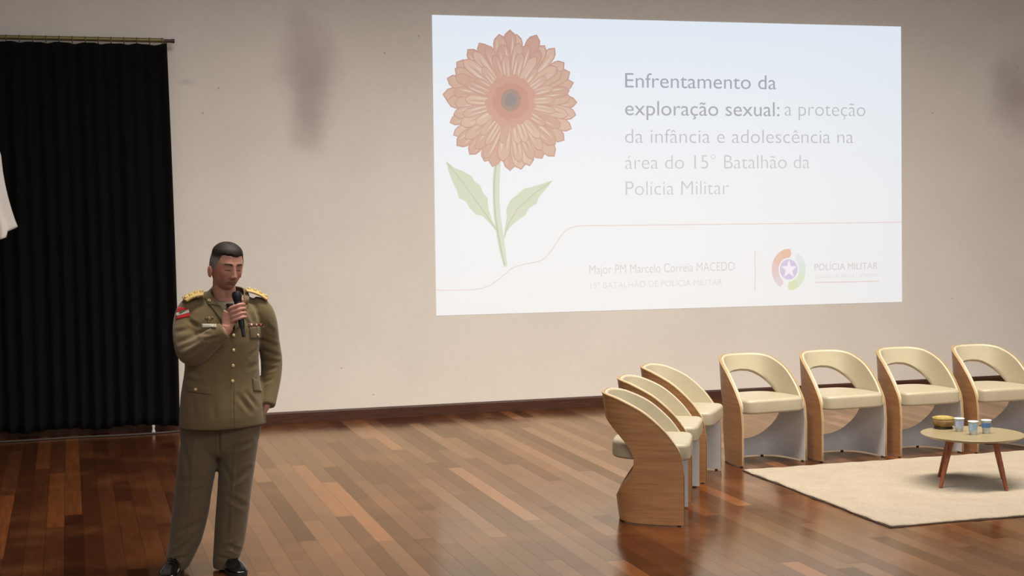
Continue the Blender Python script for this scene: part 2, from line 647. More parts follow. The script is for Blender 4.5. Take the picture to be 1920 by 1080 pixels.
def petal_ring(name, count, r0, r1, wid, y0, seed, jit):
    rr = random.Random(seed)
    V, Fc, idx = [], [], []

    def poly(pts, y, mi):
        k = len(V)
        n = len(pts)
        for yy in (y + 0.00012, y):
            V.extend((x, yy, z) for x, z in pts)
        Fc.append(tuple(range(k + n, k + 2 * n)))
        Fc.append(tuple(range(k + n - 1, k - 1, -1)))
        idx.extend([mi, mi])
        for i in range(n):
            Fc.append((k + i, k + (i + 1) % n, k + n + (i + 1) % n, k + n + i))
            idx.append(mi)

    for p in range(count):
        a = 2 * PI * (p + rr.uniform(-0.25, 0.25)) / count
        R = r1 * (1 + rr.uniform(-jit, jit))
        W = wid * rr.uniform(0.85, 1.15)
        bend = rr.uniform(-0.06, 0.06)
        y = y0 - 0.00009 * p

        def pp(s, t):
            ang = a + bend * s
            r = r0 + (R - r0) * s
            return wallpt(FC[0] + r * math.cos(ang) - t * math.sin(ang), FC[1] - (r * math.sin(ang) + t * math.cos(ang)) * 1.04)

        def shape(k, s0=0.0, s1=1.0):
            n = 12
            L = []
            for i in range(n + 1):
                s = s0 + (s1 - s0) * i / n
                q = i / n
                h = W * k * (0.35 + 0.65 * math.sin(min(1, q * 1.25) * PI / 2)) * max(0.0, 1 - max(0, (q - 0.78) / 0.22) ** 2) ** 0.6
                L.append((s, h))
            return [pp(s, h) for s, h in L] + [pp(s, -h) for s, h in reversed(L[:-1])]
        poly(shape(1.0), y, 0)
        poly(shape(0.86, 0.0, 0.975), y - 0.00002, rr.choice((1, 1, 2, 3)))
        for off, mi in ((-0.42, 4), (0.1, 5), (0.45, 4)):
            if rr.random() < 0.8:
                n = 6
                s0, s1 = rr.uniform(0.2, 0.4), rr.uniform(0.75, 0.92)
                hw = W * rr.uniform(0.08, 0.17)
                L = [(s0 + (s1 - s0) * i / n, hw * math.sin(PI * (0.08 + 0.9 * i / n))) for i in range(n + 1)]
                poly([pp(s, W * off + h) for s, h in L] + [pp(s, W * off - h) for s, h in reversed(L)], y - 0.00004, mi)
    return obj(name, V, Fc, None, flw, mats=pm, midx=idx)


petal_ring('outer_petals', 31, 30, 125, 12.5, -0.0032, 3, 0.045)
petal_ring('middle_petals', 26, 28, 110, 11, -0.0062, 5, 0.06)
petal_ring('inner_petals', 22, 24, 86, 8.5, -0.009, 9, 0.1)


def disc(name, r, y0, y1, mat, k=1.0, wob=0.0, c=FC):
    rr = random.Random(int(r * 10))
    plate(name, [wallpt(c[0] + r * (1 + rr.uniform(-wob, wob)) * math.cos(2 * PI * i / 48), c[1] - r * k * (1 + rr.uniform(-wob, wob)) * math.sin(2 * PI * i / 48)) for i in range(48)], y0, y1, mat, flw)


disc('eye_ring', 47, -0.0112, -0.0118, slide_mat('beam_eye_outer', (208, 166, 150)), 1.05, 0.10)
disc('eye_ring', 34, -0.0118, -0.0122, slide_mat('beam_eye_mid', (203, 157, 142)), 1.05, 0.08)
disc('flower_eye', 19, -0.0122, -0.0126, slide_mat('beam_eye', (174, 152, 140)), 1.1, 0.05, (957, 188))
disc('flower_eye', 11, -0.0126, -0.0128, slide_mat('beam_eye_core', (158, 148, 144)), 1.1, 0.05, (957, 188))
ribbon('flower_stem', [(933, 300), (930, 340), (930, 375), (932, 405), (937, 440), (942, 470), (948, 500)], [0.062, 0.066, 0.064, 0.068, 0.066, 0.058, 0.034], -0.003, -0.004, slide_mat('beam_stem', (210, 217, 198)), flw)
ribbon('flower_stem', [(930, 305), (926.5, 340), (926.5, 375), (928.5, 405), (934, 440), (939.5, 470), (946, 497)], 0.014, -0.004, -0.0043, slide_mat('beam_stem_side', (188, 197, 172)), flw)


def leaf(pts, mid):
    plate('flower_leaf', [wallpt(*p) for p in pts], -0.003, -0.0043, slide_mat('beam_leaf', (208, 213, 190)), flw)
    ribbon('leaf_vein', mid, 0.008, -0.0043, -0.0046, slide_mat('beam_vein', (188, 196, 168)), flw)


leaf([(836, 302), (852, 315), (868, 321), (884, 330), (890, 340), (900, 347), (906, 362), (914, 372), (916, 392), (922, 412), (936, 440), (926, 428), (914, 414), (904, 405), (892, 402), (880, 390), (874, 378), (860, 371), (857, 358), (848, 340), (841, 322)],
     [(838, 305), (866, 340), (892, 376), (915, 408), (934, 436)])
leaf([(1036, 338), (1018, 344), (998, 350), (982, 354), (968, 366), (956, 376), (949, 392), (950, 408), (946, 430), (944, 450), (950, 434), (958, 424), (972, 412), (984, 404), (992, 390), (1006, 382), (1010, 370), (1022, 356)],
     [(1034, 340), (1000, 364), (970, 392), (952, 422), (945, 446)])

# ------------------------------------------------------------------ curtain, rod, flag, peg
CUR = fabric('black_velvet', (3, 3, 4), 1.0, 700, 0.25, 0.0, 0.1)
cur = tag(empty('curtain', (-1.3, -0.13, 0.0)), 'tall black curtain hanging from a thin rod at the left of the wall', 'curtain')


def curtain_mesh():
    nx, nz = 340, 44
    V = []
    for k in range(nz + 1):
        t = k / nz
        z = 3.285 - t * 3.225
        right = 0.835 + 0.02 * t + 0.018 * math.sin(t * 2.4)
        for i in range(nx + 1):
            s = i / nx
            x = -2.9 + (right + 2.9) * s
            ph = s * 34 * 2 * PI
            am = 0.018 + 0.022 * t
            y = -0.13 + am * math.sin(ph + 0.7 * math.sin(s * 23)) + 0.018 * math.sin(ph * 0.37 + 1.2 + t)
            V.append((x + 1.3, y + 0.13, z - 0.012 * math.sin(s * 40) * t - (0.012 * (1 - abs(math.sin(s * 17.5 * PI))) if k == 0 else 0)))
    F_ = [(k * (nx + 1) + i, k * (nx + 1) + i + 1, (k + 1) * (nx + 1) + i + 1, (k + 1) * (nx + 1) + i) for k in range(nz) for i in range(nx)]
    o = obj('fabric', V, F_, CUR, cur, True)
    m = o.modifiers.new('thick', 'SOLIDIFY')
    m.thickness = 0.004
    return o


curtain_mesh()
BRASS = plain('aged_brass', (122, 112, 70), 0.45, metal=0.4)
for i in range(35):
    x = 0.80 - i * 0.104
    ring = MB()
    pts = [(x + 1.3, 0.04 + 0.026 * math.cos(a), 3.312 + 0.028 * math.sin(a)) for a in np.linspace(0, 2 * PI, 17)]
    ring.tube(pts, 0.0045, 6, 1)
    ring.build('curtain_ring', BRASS, cur, True)
rod = tag(empty('curtain_rod', (-1.3, -0.09, 3.316)), 'thin dark curtain rod with an olive sleeve above the black curtain', 'curtain rod')
MB().tube([(-1.6, 0, 0), (2.2, 0, 0)], 0.015, 14, 1).build('rod', plain('dark_rod', (62, 45, 42), 0.5), rod, True)
MB().tube([(-1.6, 0, 0.004), (2.115, 0, 0.004)], 0.018, 14, 1).build('sleeve', BRASS, rod, True)
MB().tube([(2.175, 0, 0), (2.203, 0, 0)], 0.018, 14, 1).build('end_cap', plain('rod_cap', (50, 38, 38), 0.5), rod, True)
for x in (-1.5, 0.3, 2.13):
    MB().box((x - 0.012, -0.005, -0.02), (x + 0.012, 0.09, 0.01)).build('bracket', plain('bracket', (70, 60, 50), 0.5, metal=0.5), rod)

flag = tag(empty('flag', (-0.95, -0.8, 0.0)), 'white flag hanging in folds in front of the black curtain', 'flag')
WHITE_CLOTH = fabric('white_flag_cloth', (225, 219, 215), 0.8, 500, 0.04)


def flag_mesh():
    prof = [(2.60, -0.56), (2.45, -0.52), (2.33, -0.487), (2.2, -0.477), (2.1, -0.463), (2.0, -0.444), (1.9, -0.42), (1.82, -0.397), (1.772, -0.380)]
    zs = [p[0] for p in prof][::-1]
    xs = [p[1] for p in prof][::-1]
    nx, nz = 60, 40
    V = []
    for k in range(nz + 1):
        t = k / nz
        for i in range(nx + 1):
            s = i / nx          # 0 pole, 1 free edge
            drop = 1.772 - 0.18 * (1 - s) ** 0.8 - (0.04 if s < 0.86 else 0) - 0.25 * smooth01(0.72, 0.55, s)
            z = 2.6 + (drop - 2.6) * t
            xe = np.interp(max(z, 1.772), zs, xs)
            x = -0.93 + (xe + 0.93) * s
            y = -0.8 + (0.05 + 0.03 * t) * math.sin(s * 13 + 0.6) * (0.3 + 0.7 * t)
            V.append((x + 0.95, y + 0.8, z))
    F_ = [(k * (nx + 1) + i, k * (nx + 1) + i + 1, (k + 1) * (nx + 1) + i + 1, (k + 1) * (nx + 1) + i) for k in range(nz) for i in range(nx)]
    o = obj('flag_cloth', V, F_, WHITE_CLOTH, flag, True)
    m = o.modifiers.new('thick', 'SOLIDIFY')
    m.thickness = 0.003


flag_mesh()
MB().tube([(0, 0, 0.05), (0, 0, 2.75)], 0.014, 12, 1).build('flagpole', plain('flagpole_wood', (120, 80, 45), 0.4), flag, True)
MB().lathe([(0.001, 0.0), (0.15, 0.0), (0.15, 0.02), (0.05, 0.045), (0.022, 0.12), (0.001, 0.12)], 30).build('pole_base', plain('pole_base', (70, 45, 30), 0.4), flag, True)
MB().lathe([(0.001, 2.75), (0.018, 2.76), (0.02, 2.79), (0.008, 2.85), (0.001, 2.88)], 16).build('finial', BRASS, flag, True)

peg = tag(MB().lathe([(0.001, 0), (0.016, 0.0), (0.017, 0.01), (0.011, 0.022), (0.010, 0.04), (0.014, 0.05), (0.012, 0.062), (0.001, 0.066)], 18).build('floor_peg', plain('white_plastic', (190, 188, 186), 0.4), smooth=True),
          'tiny white peg standing on the floor under the black curtain hem', 'peg')
pg = floorpt(288, 811)
peg.location = (pg.x, pg.y, 0)
cable_pts = [(-2.9, -0.24, 0.008), (-1.2, -0.25, 0.008), (-0.5, -0.26, 0.008), (0.0, -0.235, 0.008), (0.4, -0.25, 0.008), (0.8, -0.215, 0.008), (1.1, -0.1, 0.008)]
tag(MB().tube(cable_pts, 0.008, 8, 8).build('cable', plain('grey_cable', (46, 42, 40), 0.6), smooth=True), 'dark cable lying on the floor along the black curtain hem', 'cable')

# ------------------------------------------------------------------ tub chairs
g = G('walnut_veneer')
v = g.coord('Object', (2.2, 2.2, 60))
nz_ = g.noise(v, 1.4, 5, 0.65)
wc = g.ramp(nz_, [(0.25, s2l((128, 88, 56))), (0.5, s2l((161, 115, 75))), (0.75, s2l((181, 136, 92)))])
v2 = g.coord('Object', (1, 1, 5))
wc = g.mix(0.35, wc, g.ramp(g.noise(v2, 2, 3), [(0.3, s2l((140, 96, 60))), (0.7, s2l((176, 131, 88)))]))
g.bump(nz_, 0.05, 0.002)
VENEER = g.done(wc, 0.38)
CREAM = plain('cream_leatherette', (184, 173, 148), 0.42, 0.03, 25)
g = G('seat_leatherette')
v = g.coord()
g.bump(g.noise(v, 14, 4), 0.15, 0.01)
SEATM = g.done(g.ramp(g.noise(v, 6, 3), [(0.3, s2l((164, 153, 130))), (0.7, s2l((170, 159, 136)))]), 0.40)
LAMI = plain('grey_laminate', (196, 194, 196), 0.45, 0.04)
EDGE = plain('pale_edge', (160, 130, 90), 0.5, 0.06, 60)
RUBBER = plain('black_rubber', (20, 20, 20), 0.6)

HW, DB, DT, ZT = 0.277, 0.40, 0.50, 0.768
SUP = 3.1
rimq = np.array([0, 0.008, 0.022, 0.05, 0.12, 0.26, 0.5, 0.77, 0.92, 1.0])
rimz = np.array([0.29, 0.345, 0.39, 0.437, 0.49, 0.572, 0.672, 0.74, 0.762, 0.768])


_p, _ = spline([(a_, b_, 0) for a_, b_ in zip(rimq, rimz)], 1.0, 12)
rimq, rimz = np.array([q[0] for q in _p]), np.array([q[1] for q in _p])
_o = np.argsort(rimq)
rimq, rimz = rimq[_o], np.maximum.accumulate(rimz[_o])


def plan(t, z, off):
    """U-shaped plan: t 0 (one front edge) .. 1 (other), off = inward distance; front is -y"""
    a = PI * t
    ex = 2.0 / SUP
    ca, sa = math.cos(a), math.sin(a)
    hw, d = HW - off, (DB + (DT - DB) * (z / ZT)) - off
    x = -hw * math.copysign(abs(ca) ** ex, ca)
    y = d * (abs(sa) ** ex)
    return x, y


def rim(t):
    x, y = plan(t, ZT, 0)
    return float(np.interp(y / DT, rimq, rimz))


HC, HA, HX = 0.385, 0.253, 0.250     # opening: centre height, half height, half width


def tvals():
    base = list(np.linspace(0, 1, 91))
    # add columns close to the opening's tips
    def tx(xq):
        lo, hi = 0.0, 0.5
        for _ in range(50):
            m = (lo + hi) / 2
            if plan(m, HC, 0)[0] < xq: lo = m
            else: hi = m
        return lo
    t0 = tx(-HX)
    extra = [t0 + (0.5 - t0) * (1 - math.cos(PI / 2 * k / 14)) for k in range(15)]
    base += [((q ** (SUP / 2)) / PI) for q in np.linspace(0.006, 0.36, 40)]
    keep = sorted(t for t in base if t < t0 - 0.004)
    half = sorted(keep + extra)
    half[-1] = 0.5
    return half + [1 - t for t in reversed(half[:-1])], t0


TV, TT0 = tvals()


def hole(t):
    x = plan(t, HC, 0)[0]
    k = max(0.0, 1 - abs(x / HX) ** 2.3) if TT0 <= t <= 1 - TT0 else 0.0
    h = HA * k ** 0.47
    return HC - h, HC + h


def shell(name, lo, hi, o0, o1, mat, parent, nv=10, bev=0.0):
    """closed band between outlines lo(t) and hi(t), outer offset o0, inner o1"""
    mb = MB()
    n = len(TV)
    # ring per column: outer up, inner down
    rings = []
    for t in TV:
        a, b = lo(t), hi(t)
        if b - a < 0.0008: b = a + 0.0008
        r = []
        for k in range(nv + 1):
            z = a + (b - a) * k / nv
            x, y = plan(t, z, o0 + (bev if k in (0, nv) else 0))
            r.append((x, y, z - (0 if k else 0)))
        for k in range(nv, -1, -1):
            z = a + (b - a) * k / nv
            x, y = plan(t, z, o1 - (bev if k in (0, nv) else 0))
            r.append((x, y, z))
        rings.append(r)
    mb.rings(rings)
    return mb


def make_chair():
    root = empty('tub_chair')
    Z0 = 0.008
    mid = lambda t: min(HC, 0.6 * rim(t))

    def hb(t):
        a, b = hole(t)
        return a if TT0 <= t <= 1 - TT0 else mid(t) + (HC - mid(t)) * 0

    # blend the seam line to the tip of the opening
    def seam(t):
        if t < TT0: return HC - (HC - 0.20) * smooth01(TT0, 0.0, t)
        if t > 1 - TT0: return HC - (HC - 0.20) * smooth01(1 - TT0, 1.0, t)
        return None
    low_top = lambda t: float(seam(t)) if seam(t) is not None else hole(t)[0]
    up_bot = lambda t: float(seam(t)) if seam(t) is not None else hole(t)[1]
    sh = MB()
    grids = []
    for lo, hi, nv in ((lambda t: Z0, low_top, 10), (up_bot, lambda t: rim(t) - 0.004, 12)):
        o_, i_ = [], []
        for t in TV:
            zs = [lo(t) + (hi(t) - lo(t)) * k / nv for k in range(nv + 1)]
            o_.append([(*plan(t, z, 0.0), z) for z in zs])
            i_.append([(*plan(t, z, 0.012), z) for z in zs])
        grids.append((o_, i_, nv))
    quad = lambda a_, b_, c_, d_: sh.add([a_, b_, c_, d_], [(0, 1, 2, 3)])
    ncol = len(TV)
    for gi, (o_, i_, nv) in enumerate(grids):
        for c in range(ncol - 1):
            for k in range(nv):
                quad(o_[c][k], o_[c + 1][k], o_[c + 1][k + 1], o_[c][k + 1])
                quad(i_[c][k], i_[c][k + 1], i_[c + 1][k + 1], i_[c + 1][k])
            in_hole = TV[c] >= TT0 - 1e-9 and TV[c + 1] <= 1 - TT0 + 1e-9
            for k in (0, nv):
                outer_edge = (k == 0) == (gi == 0)
                if outer_edge or in_hole:
                    quad(o_[c][k], o_[c + 1][k], i_[c + 1][k], i_[c][k])
        for c in (0, ncol - 1):
            for k in range(nv):
                quad(o_[c][k], o_[c][k + 1], i_[c][k + 1], i_[c][k])
    sh.build('shell', VENEER, root, True)
    # padded cream lining on the upper inside, rounded over the rim
    ln = MB()
    rings = []
    for t in TV:
        a = max(up_bot(t) + 0.004, 0.39) if (TT0 <= t <= 1 - TT0) else max(0.39, up_bot(t))
        b = rim(t)
        if b - a < 0.004: a = b - 0.004
        th = float(smooth01(0.41, 0.45, b))
        r = []
        K = 9
        for k in range(K + 1):
            z = a + (b - 0.012 - a) * k / K
            r.append((*plan(t, z, 0.0118), z))
        for ang in np.linspace(180, 0, 7):
            z = max(b - 0.014, a) + (0.014 * th + 0.0005) * math.sin(math.radians(ang))
            r.append((*plan(t, min(z, ZT), 0.0118 + th * (0.0097 + 0.0105 * math.cos(math.radians(180 - ang)))), z))
        for k in range(K, -1, -1):
            z = a + (b - 0.012 - a) * k / K
            r.append((*plan(t, z, 0.0119 + th * (0.0201 - (0.012 if k == 0 else 0))), z))
        rings.append(r)
    ln.rings(rings)
    ln.build('back_lining', CREAM, root, True)
    shell('p', lambda t: Z0 + 0.001, lambda t: min(low_top(t) - 0.001, 0.392) if TT0 <= t <= 1 - TT0 else min(0.392, rim(t) - 0.02), 0.0118, 0.017, None, None).build('inner_panel', LAMI, root, True)
    # thin pale edge banding down the two front edges and along the rim
    eb = MB()
    path = [(t, rim(t) - 0.003) for t in TV]
    rr = []
    for t, z in [(0.0, 0.009), (0.0, 0.12), (0.0, 0.22)] + path + [(1.0, 0.22), (1.0, 0.12), (1.0, 0.009)]:
        x0, y0 = plan(t, z, -0.0012)
        x1, y1 = plan(t, z, 0.0135)
        fr = t in (0.0, 1.0)
        dy = -0.003 if fr else 0
        rr.append([(x0, y0 + dy, z - (0 if fr else 0.004)), (x0, y0 + dy, z + 0.003), (x1, y1 + dy, z + 0.003), (x1, y1 + (0.002 if fr else 0), z - (0 if fr else 0.004))])
    eb.rings(rr)
    eb.build('edge_banding', EDGE, root, True)
    # seat cushion
    n = 72
    rings = []
    zt, zb = 0.484, 0.382

    def outline(sc_, z):
        r = []
        for j in range(n):
            a = 2 * PI * j / n
            ca, sa = math.cos(a), math.sin(a)
            e = 2 / (7.0 if sa < 0 else 3.2)
            x = 0.254 * math.copysign(abs(ca) ** e, ca)
            yc, hy = 0.202, 0.238
            y = yc + hy * math.copysign(abs(sa) ** e, sa)
            if y > 0.15: x *= 1 - 0.20 * ((y - 0.15) / 0.29)
            sx = (0.254 - sc_) / 0.254
            sy = (hy - sc_) / hy
            r.append((x * sx, yc + (y - yc) * sy, z))
        return r
    for k in range(9):
        a = PI / 2 * k / 8
        rings.append(outline(0.016 * (1 - math.sin(a)), zb + 0.016 * (1 - math.cos(a))))
    for k in range(9):
        a = PI / 2 * k / 8
        rings.append(outline(0.022 * (1 - math.cos(a)), zt - 0.024 * (1 - math.sin(a))))
    for s_, dz in ((0.07, 0.003), (0.12, 0.006), (0.18, 0.008)):
        rings.append(outline(s_, zt + dz))
    MB().rings(rings).build('seat', SEATM, root, True)
    for (x, y) in ((-0.255, 0.03), (0.255, 0.03), (-0.13, 0.372), (0.13, 0.372)):
        MB().lathe([(0.001, 0), (0.011, 0), (0.011, 0.0085), (0.001, 0.0085)], 12, (x * 1.02, y, 0)).build('glide', RUBBER, root)
    return root


chair0 = make_chair()


def front_mid(l, r):
    return ((l[0] + r[0]) / 2, (l[1] + r[1]) / 2)


chair_spots = [
    # front-centre x, y, facing angle of rotation about z, label
    (3.528, -4.804, 64.0, 'cream and walnut tub chair nearest the front, its curved wooden side towards the camera'),
    (3.855, -4.205, 61.0, 'cream and walnut tub chair in the middle of the sideways row of three'),
    (4.235, -3.655, 55.0, 'cream and walnut tub chair at the far end of the sideways row of three'),
    (4.842, -3.375, 6.5, 'cream tub chair facing the front at the rug corner, leftmost of four'),
    (5.474, -3.400, 3.2, 'cream tub chair facing the front, second from the rug corner in the row of four'),
    (6.108, -3.425, 2.6, 'cream tub chair facing the front, behind the woven basket on the coffee table'),
    (6.738, -3.465, 2.0, 'cream tub chair cut off by the right edge, behind the coffee table cups'),
]
for i, (x, y, a, lab) in enumerate(chair_spots):
    o = chair0 if i == 0 else copy_tree(chair0)
    o.location = (x, y, 0)
    o.rotation_euler = (0, 0, math.radians(a))
    tag(o, lab, 'chair', 'tub chairs on the stage')

# ------------------------------------------------------------------ rug
rug = tag(empty('rug', (4.52, -5.47, 0)), 'cream woven rug with a thin dark edge under the coffee table', 'rug')
g = G('cream_wool')
v = g.coord()
n1 = g.noise(v, 55, 4, 0.7)
n2 = g.noise(v, 5, 4, 0.6)
rc = g.mix(0.5, g.ramp(n1, [(0.3, s2l((148, 134, 116))), (0.7, s2l((184, 169, 149)))]), g.ramp(n2, [(0.3, s2l((158, 144, 125))), (0.7, s2l((178, 164, 144)))]))
g.bump(n1, 0.5, 0.02)
WOOL = g.done(rc, 0.95, sheen=0.2, spec=0.1)


def rug_mesh(name, grow, z0, z1, mat, amp, seed):
    nx, ny = 130, 70
    W_, D_ = 3.6, 1.94
    rr = random.Random(seed)
    ph = [rr.uniform(0, 6) for _ in range(8)]
    wob = lambda s: amp * (math.sin(s * 9 + ph[0]) + 0.6 * math.sin(s * 23 + ph[1]) + 0.4 * math.sin(s * 47 + ph[2]))
    V = []
    for top in (1, 0):
        for j in range(ny + 1):
            for i in range(nx + 1):
                x = -grow + (W_ + 2 * grow) * i / nx
                y = -grow + (D_ + 2 * grow) * j / ny
                ex = (1 - i / nx) ** 6
                ey = (1 - j / ny) ** 6
                ey1 = (j / ny) ** 6
                X = x + wob(y) * ex
                Y = y + wob(x + 3) * ey + wob(x + 7) * 1.3 * ey1
                edge = min(i, nx - i, j, ny - j)
                z = z1 * (0.72 if edge == 0 else 1.0) + (0.0022 * math.sin(x * 31 + ph[3]) * math.sin(y * 27 + ph[4]) if top else 0)
                V.append((X, Y, z if top else z0))
    n = (nx + 1) * (ny + 1)
    F_ = []
    for j in range(ny):
        for i in range(nx):
            a = j * (nx + 1) + i
            F_.append((a, a + 1, a + nx + 2, a + nx + 1))
            F_.append((n + a, n + a + nx + 1, n + a + nx + 2, n + a + 1))
    bd = [i for i in range(nx)] + [j * (nx + 1) + nx for j in range(ny)] + [ny * (nx + 1) + i for i in range(nx, 0, -1)] + [j * (nx + 1) for j in range(ny, 0, -1)]
    for k in range(len(bd)):
        a, b = bd[k], bd[(k + 1) % len(bd)]
        F_.append((a, a + n, b + n, b))
    return obj(name, V, F_, mat, rug, 'all')


rug_mesh('backing', 0.008, 0.0, 0.006, plain('dark_backing', (46, 34, 26), 0.9), 0.005, 11)
rug_mesh('pile', 0.0, 0.004, 0.016, WOOL, 0.004, 4)

# ------------------------------------------------------------------ coffee table
TX, TY, TZ = 5.695, -4.545, 0.0185
table = tag(empty('coffee_table', (TX, TY, TZ)), 'low round coffee table with cream top and splayed reddish wooden legs on the rug', 'table')
TOP = plain('cream_lacquer', (142, 128, 97), 0.38, 0.03, 6)
TH = 0.332
MB().lathe([(0.001, TH - 0.022), (0.25, TH - 0.022), (0.30, TH - 0.02), (0.329, TH - 0.006), (0.332, TH - 0.002), (0.330, TH), (0.001, TH)], 72).build('table_top', TOP, table, True)
g = G('red_wood')
v = g.coord('Object', (20, 20, 2))
LEGM = g.done(g.ramp(g.noise(v, 3, 4), [(0.3, s2l((112, 56, 30))), (0.7, s2l((158, 88, 54)))]), 0.4)
for k in range(4):
    a = math.radians(103 + 90 * k)
    ca, sa = math.cos(a), math.sin(a)
    MB().tube([(0.29 * ca, 0.29 * sa, 0.0), (0.24 * ca, 0.24 * sa, 0.16), (0.19 * ca, 0.19 * sa, TH - 0.022)], [0.0125, 0.0165, 0.020], 14, 5).clamp(0.0).build('leg', LEGM, table, True)
MB().box((-0.2, -0.02, TH - 0.045), (0.2, 0.02, TH - 0.0215)).box((-0.02, -0.2, TH - 0.045), (0.02, 0.2, TH - 0.0215)).build('cross_brace', plain('dark_brace', (70, 50, 40), 0.6), table)
ZS = TZ + TH

# basket
bp = floorpt(1768.5, 803, ZS)
bk = tag(empty('basket', (bp.x, bp.y, ZS)), 'squat yellow-brown woven basket on the coffee table', 'basket')
g = G('straw_weave')
v = g.coord('Object', (1, 1, 1))
wv = g.n('ShaderNodeTexWave', wave_type='BANDS', bands_direction='Z')
g.t.links.new(v, wv.inputs[0])
wv.inputs['Scale'].default_value = 38
wv.inputs['Distortion'].default_value = 3
straw = g.ramp(g.noise(v, 22, 4), [(0.35, s2l((112, 82, 54))), (0.5, s2l((142, 110, 66))), (0.65, s2l((158, 130, 70)))])
g.bump(wv.outputs['Fac'], 0.5, 0.006)
STRAW = g.done(straw, 0.7)
MB().lathe([(0.001, 0.012), (0.050, 0.012), (0.062, 0.020), (0.071, 0.036), (0.074, 0.050), (0.072, 0.064), (0.066, 0.073), (0.060, 0.0755), (0.001, 0.076)], 48).build('bowl', STRAW, bk, True)
MB().lathe([(0.001, 0.0765), (0.061, 0.0765), (0.060, 0.079), (0.045, 0.0825), (0.001, 0.084)], 40).build('lid', plain('yellow_straw_lid', (158, 138, 78), 0.85, 0.15, 40), bk, True)
rng = MB()
rng.tube([(0.0675 * math.cos(a), 0.0675 * math.sin(a), 0.0705) for a in np.linspace(0, 2 * PI, 41)], 0.006, 8, 1)
rng.build('rim', plain('yellow_straw', (160, 138, 74), 0.8), bk, True)
MB().lathe([(0.001, 0.0), (0.062, 0.0), (0.064, 0.006), (0.058, 0.013), (0.001, 0.013)], 40).build('base', plain('dark_wood_base', (52, 36, 22), 0.6), bk, True)

# water cups
CLEAR = plain('clear_plastic', (222, 228, 220), 0.25, 0.02, trans=0.4)
FOIL = plain('white_foil', (236, 232, 228), 0.35, 0.02)
BLUES = [((176, 186, 214), 'pale blue'), ((158, 188, 208), 'blue and white'), ((84, 122, 178), 'dark blue')]


def cup(u, v_, rgb, label, narrow):
    p = floorpt(u, v_, ZS)
    r = tag(empty('water_cup', (p.x, p.y, ZS)), label, 'cup', 'sealed water cups on the coffee table')
    k = 0.92
    MB().lathe([(0.001, 0.0), (0.0235 * k, 0.0), (0.026 * k, 0.004), (0.0335 * k, 0.082), (0.0355 * k, 0.083), (0.0355 * k, 0.086), (0.001, 0.086)], 32).build('cup_body', CLEAR, r, True)
    z0, z1 = (0.026, 0.076) if narrow else (0.040, 0.072)
    rr = lambda z: 0.026 * k + (0.0075 * k) * (z - 0.004) / 0.078
    MB().lathe([(rr(z0) - 0.001, z0), (rr(z0) + 0.0006, z0), (rr(z1) + 0.0006, z1), (rr(z1) - 0.001, z1)], 32).build('printed_band', plain('cup_print', rgb, 0.4, 0.25, 60), r, True)
    MB().lathe([(0.001, 0.0862), (0.036 * k, 0.0862), (0.037 * k, 0.0885), (0.035 * k, 0.0905), (0.001, 0.0915)], 32).build('foil_lid', FOIL, r, True)


cup(1798.5, 809, BLUES[0][0], 'sealed water cup with pale blue print beside the woven basket', True)
cup(1824.5, 815, BLUES[1][0], 'sealed water cup with blue and white print, middle of the three', True)
cup(1849.0, 812.5, BLUES[2][0], 'sealed water cup with a dark blue band, farthest from the basket', False)

# ------------------------------------------------------------------ the officer
PX, PY, PR = 0.62, -5.14, math.radians(-4.5)
man = tag(empty('person', (PX, PY, 0), PR), 'person in olive dress uniform speaking into a microphone, one hand in pocket', 'person')
PM = Matrix.Translation((PX, PY, 0)) @ Matrix.Rotation(PR, 4, 'Z')
PMI = PM.inverted()
EYE_L = PMI @ EYE


def lray(u, v):
    return (PMI.to_3x3() @ pix_ray(u, v)).normalized()


def P(u, v, Y):
    """figure space: the point at depth Y seen at photo pixel (u, v)"""
    d = lray(u, v)
    t = (Y - EYE_L.y) / d.y
    p = EYE_L + d * t
    return np.array((p.x, p.y, p.z))


YAW = math.radians(17)
WAX = np.array((math.cos(YAW), math.sin(YAW), 0.0))     # across the chest
DAX = np.array((math.sin(YAW), -math.cos(YAW), 0.0))    # out of the chest


def ell(c, a, b, n=40, e=2.2, wax=WAX, dax=DAX, tilt=0.0):
    r = []
    for j in range(n):
        t = 2 * PI * j / n
        ca, sa = math.cos(t), math.sin(t)
        x = a * math.copysign(abs(ca) ** (2 / e), ca)
        y = b * math.copysign(abs(sa) ** (2 / e), sa)
        p = np.array(c) + wax * x + dax * y
        p[2] += tilt * y
        r.append(tuple(p))
    return r


def crease(v, n, segs, amp=1.0, front=True):
    """cloth folds: short valleys and ridges along segments given in the front view"""
    d = np.zeros(len(v))
    for (u0, v0, u1, v1, wd, dep) in segs:
        A, B = P(u0, v0, -0.1)[[0, 2]], P(u1, v1, -0.1)[[0, 2]]
        p = v[:, [0, 2]]
        ab = B - A
        t = np.clip(((p - A) @ ab) / (ab @ ab), 0, 1)
        q = A + t[:, None] * ab
        dist = np.linalg.norm(p - q, axis=1)
        fade = np.sin(np.pi * np.clip(t, 0.06, 0.94)) ** 0.6
        wgt = np.clip(-n[:, 1] * 1.6 + 0.25, 0, 1) if front else 1
        d += dep * np.exp(-(dist / wd) ** 2) * fade * wgt
        d -= 0.5 * dep * np.exp(-((dist - 1.9 * wd) / wd) ** 2) * fade * wgt
    return v + n * (d * amp)[:, None]


def wob(v, n, amp, freqs, seed):
    r = np.random.RandomState(seed)
    d = np.zeros(len(v))
    for f in freqs:
        for _ in range(3):
            k = r.normal(size=3)
            k = k / np.linalg.norm(k) * f
            d += np.sin(v @ k + r.uniform(0, 6.28)) * amp / f * freqs[0] / 3
    return v + n * d[:, None]


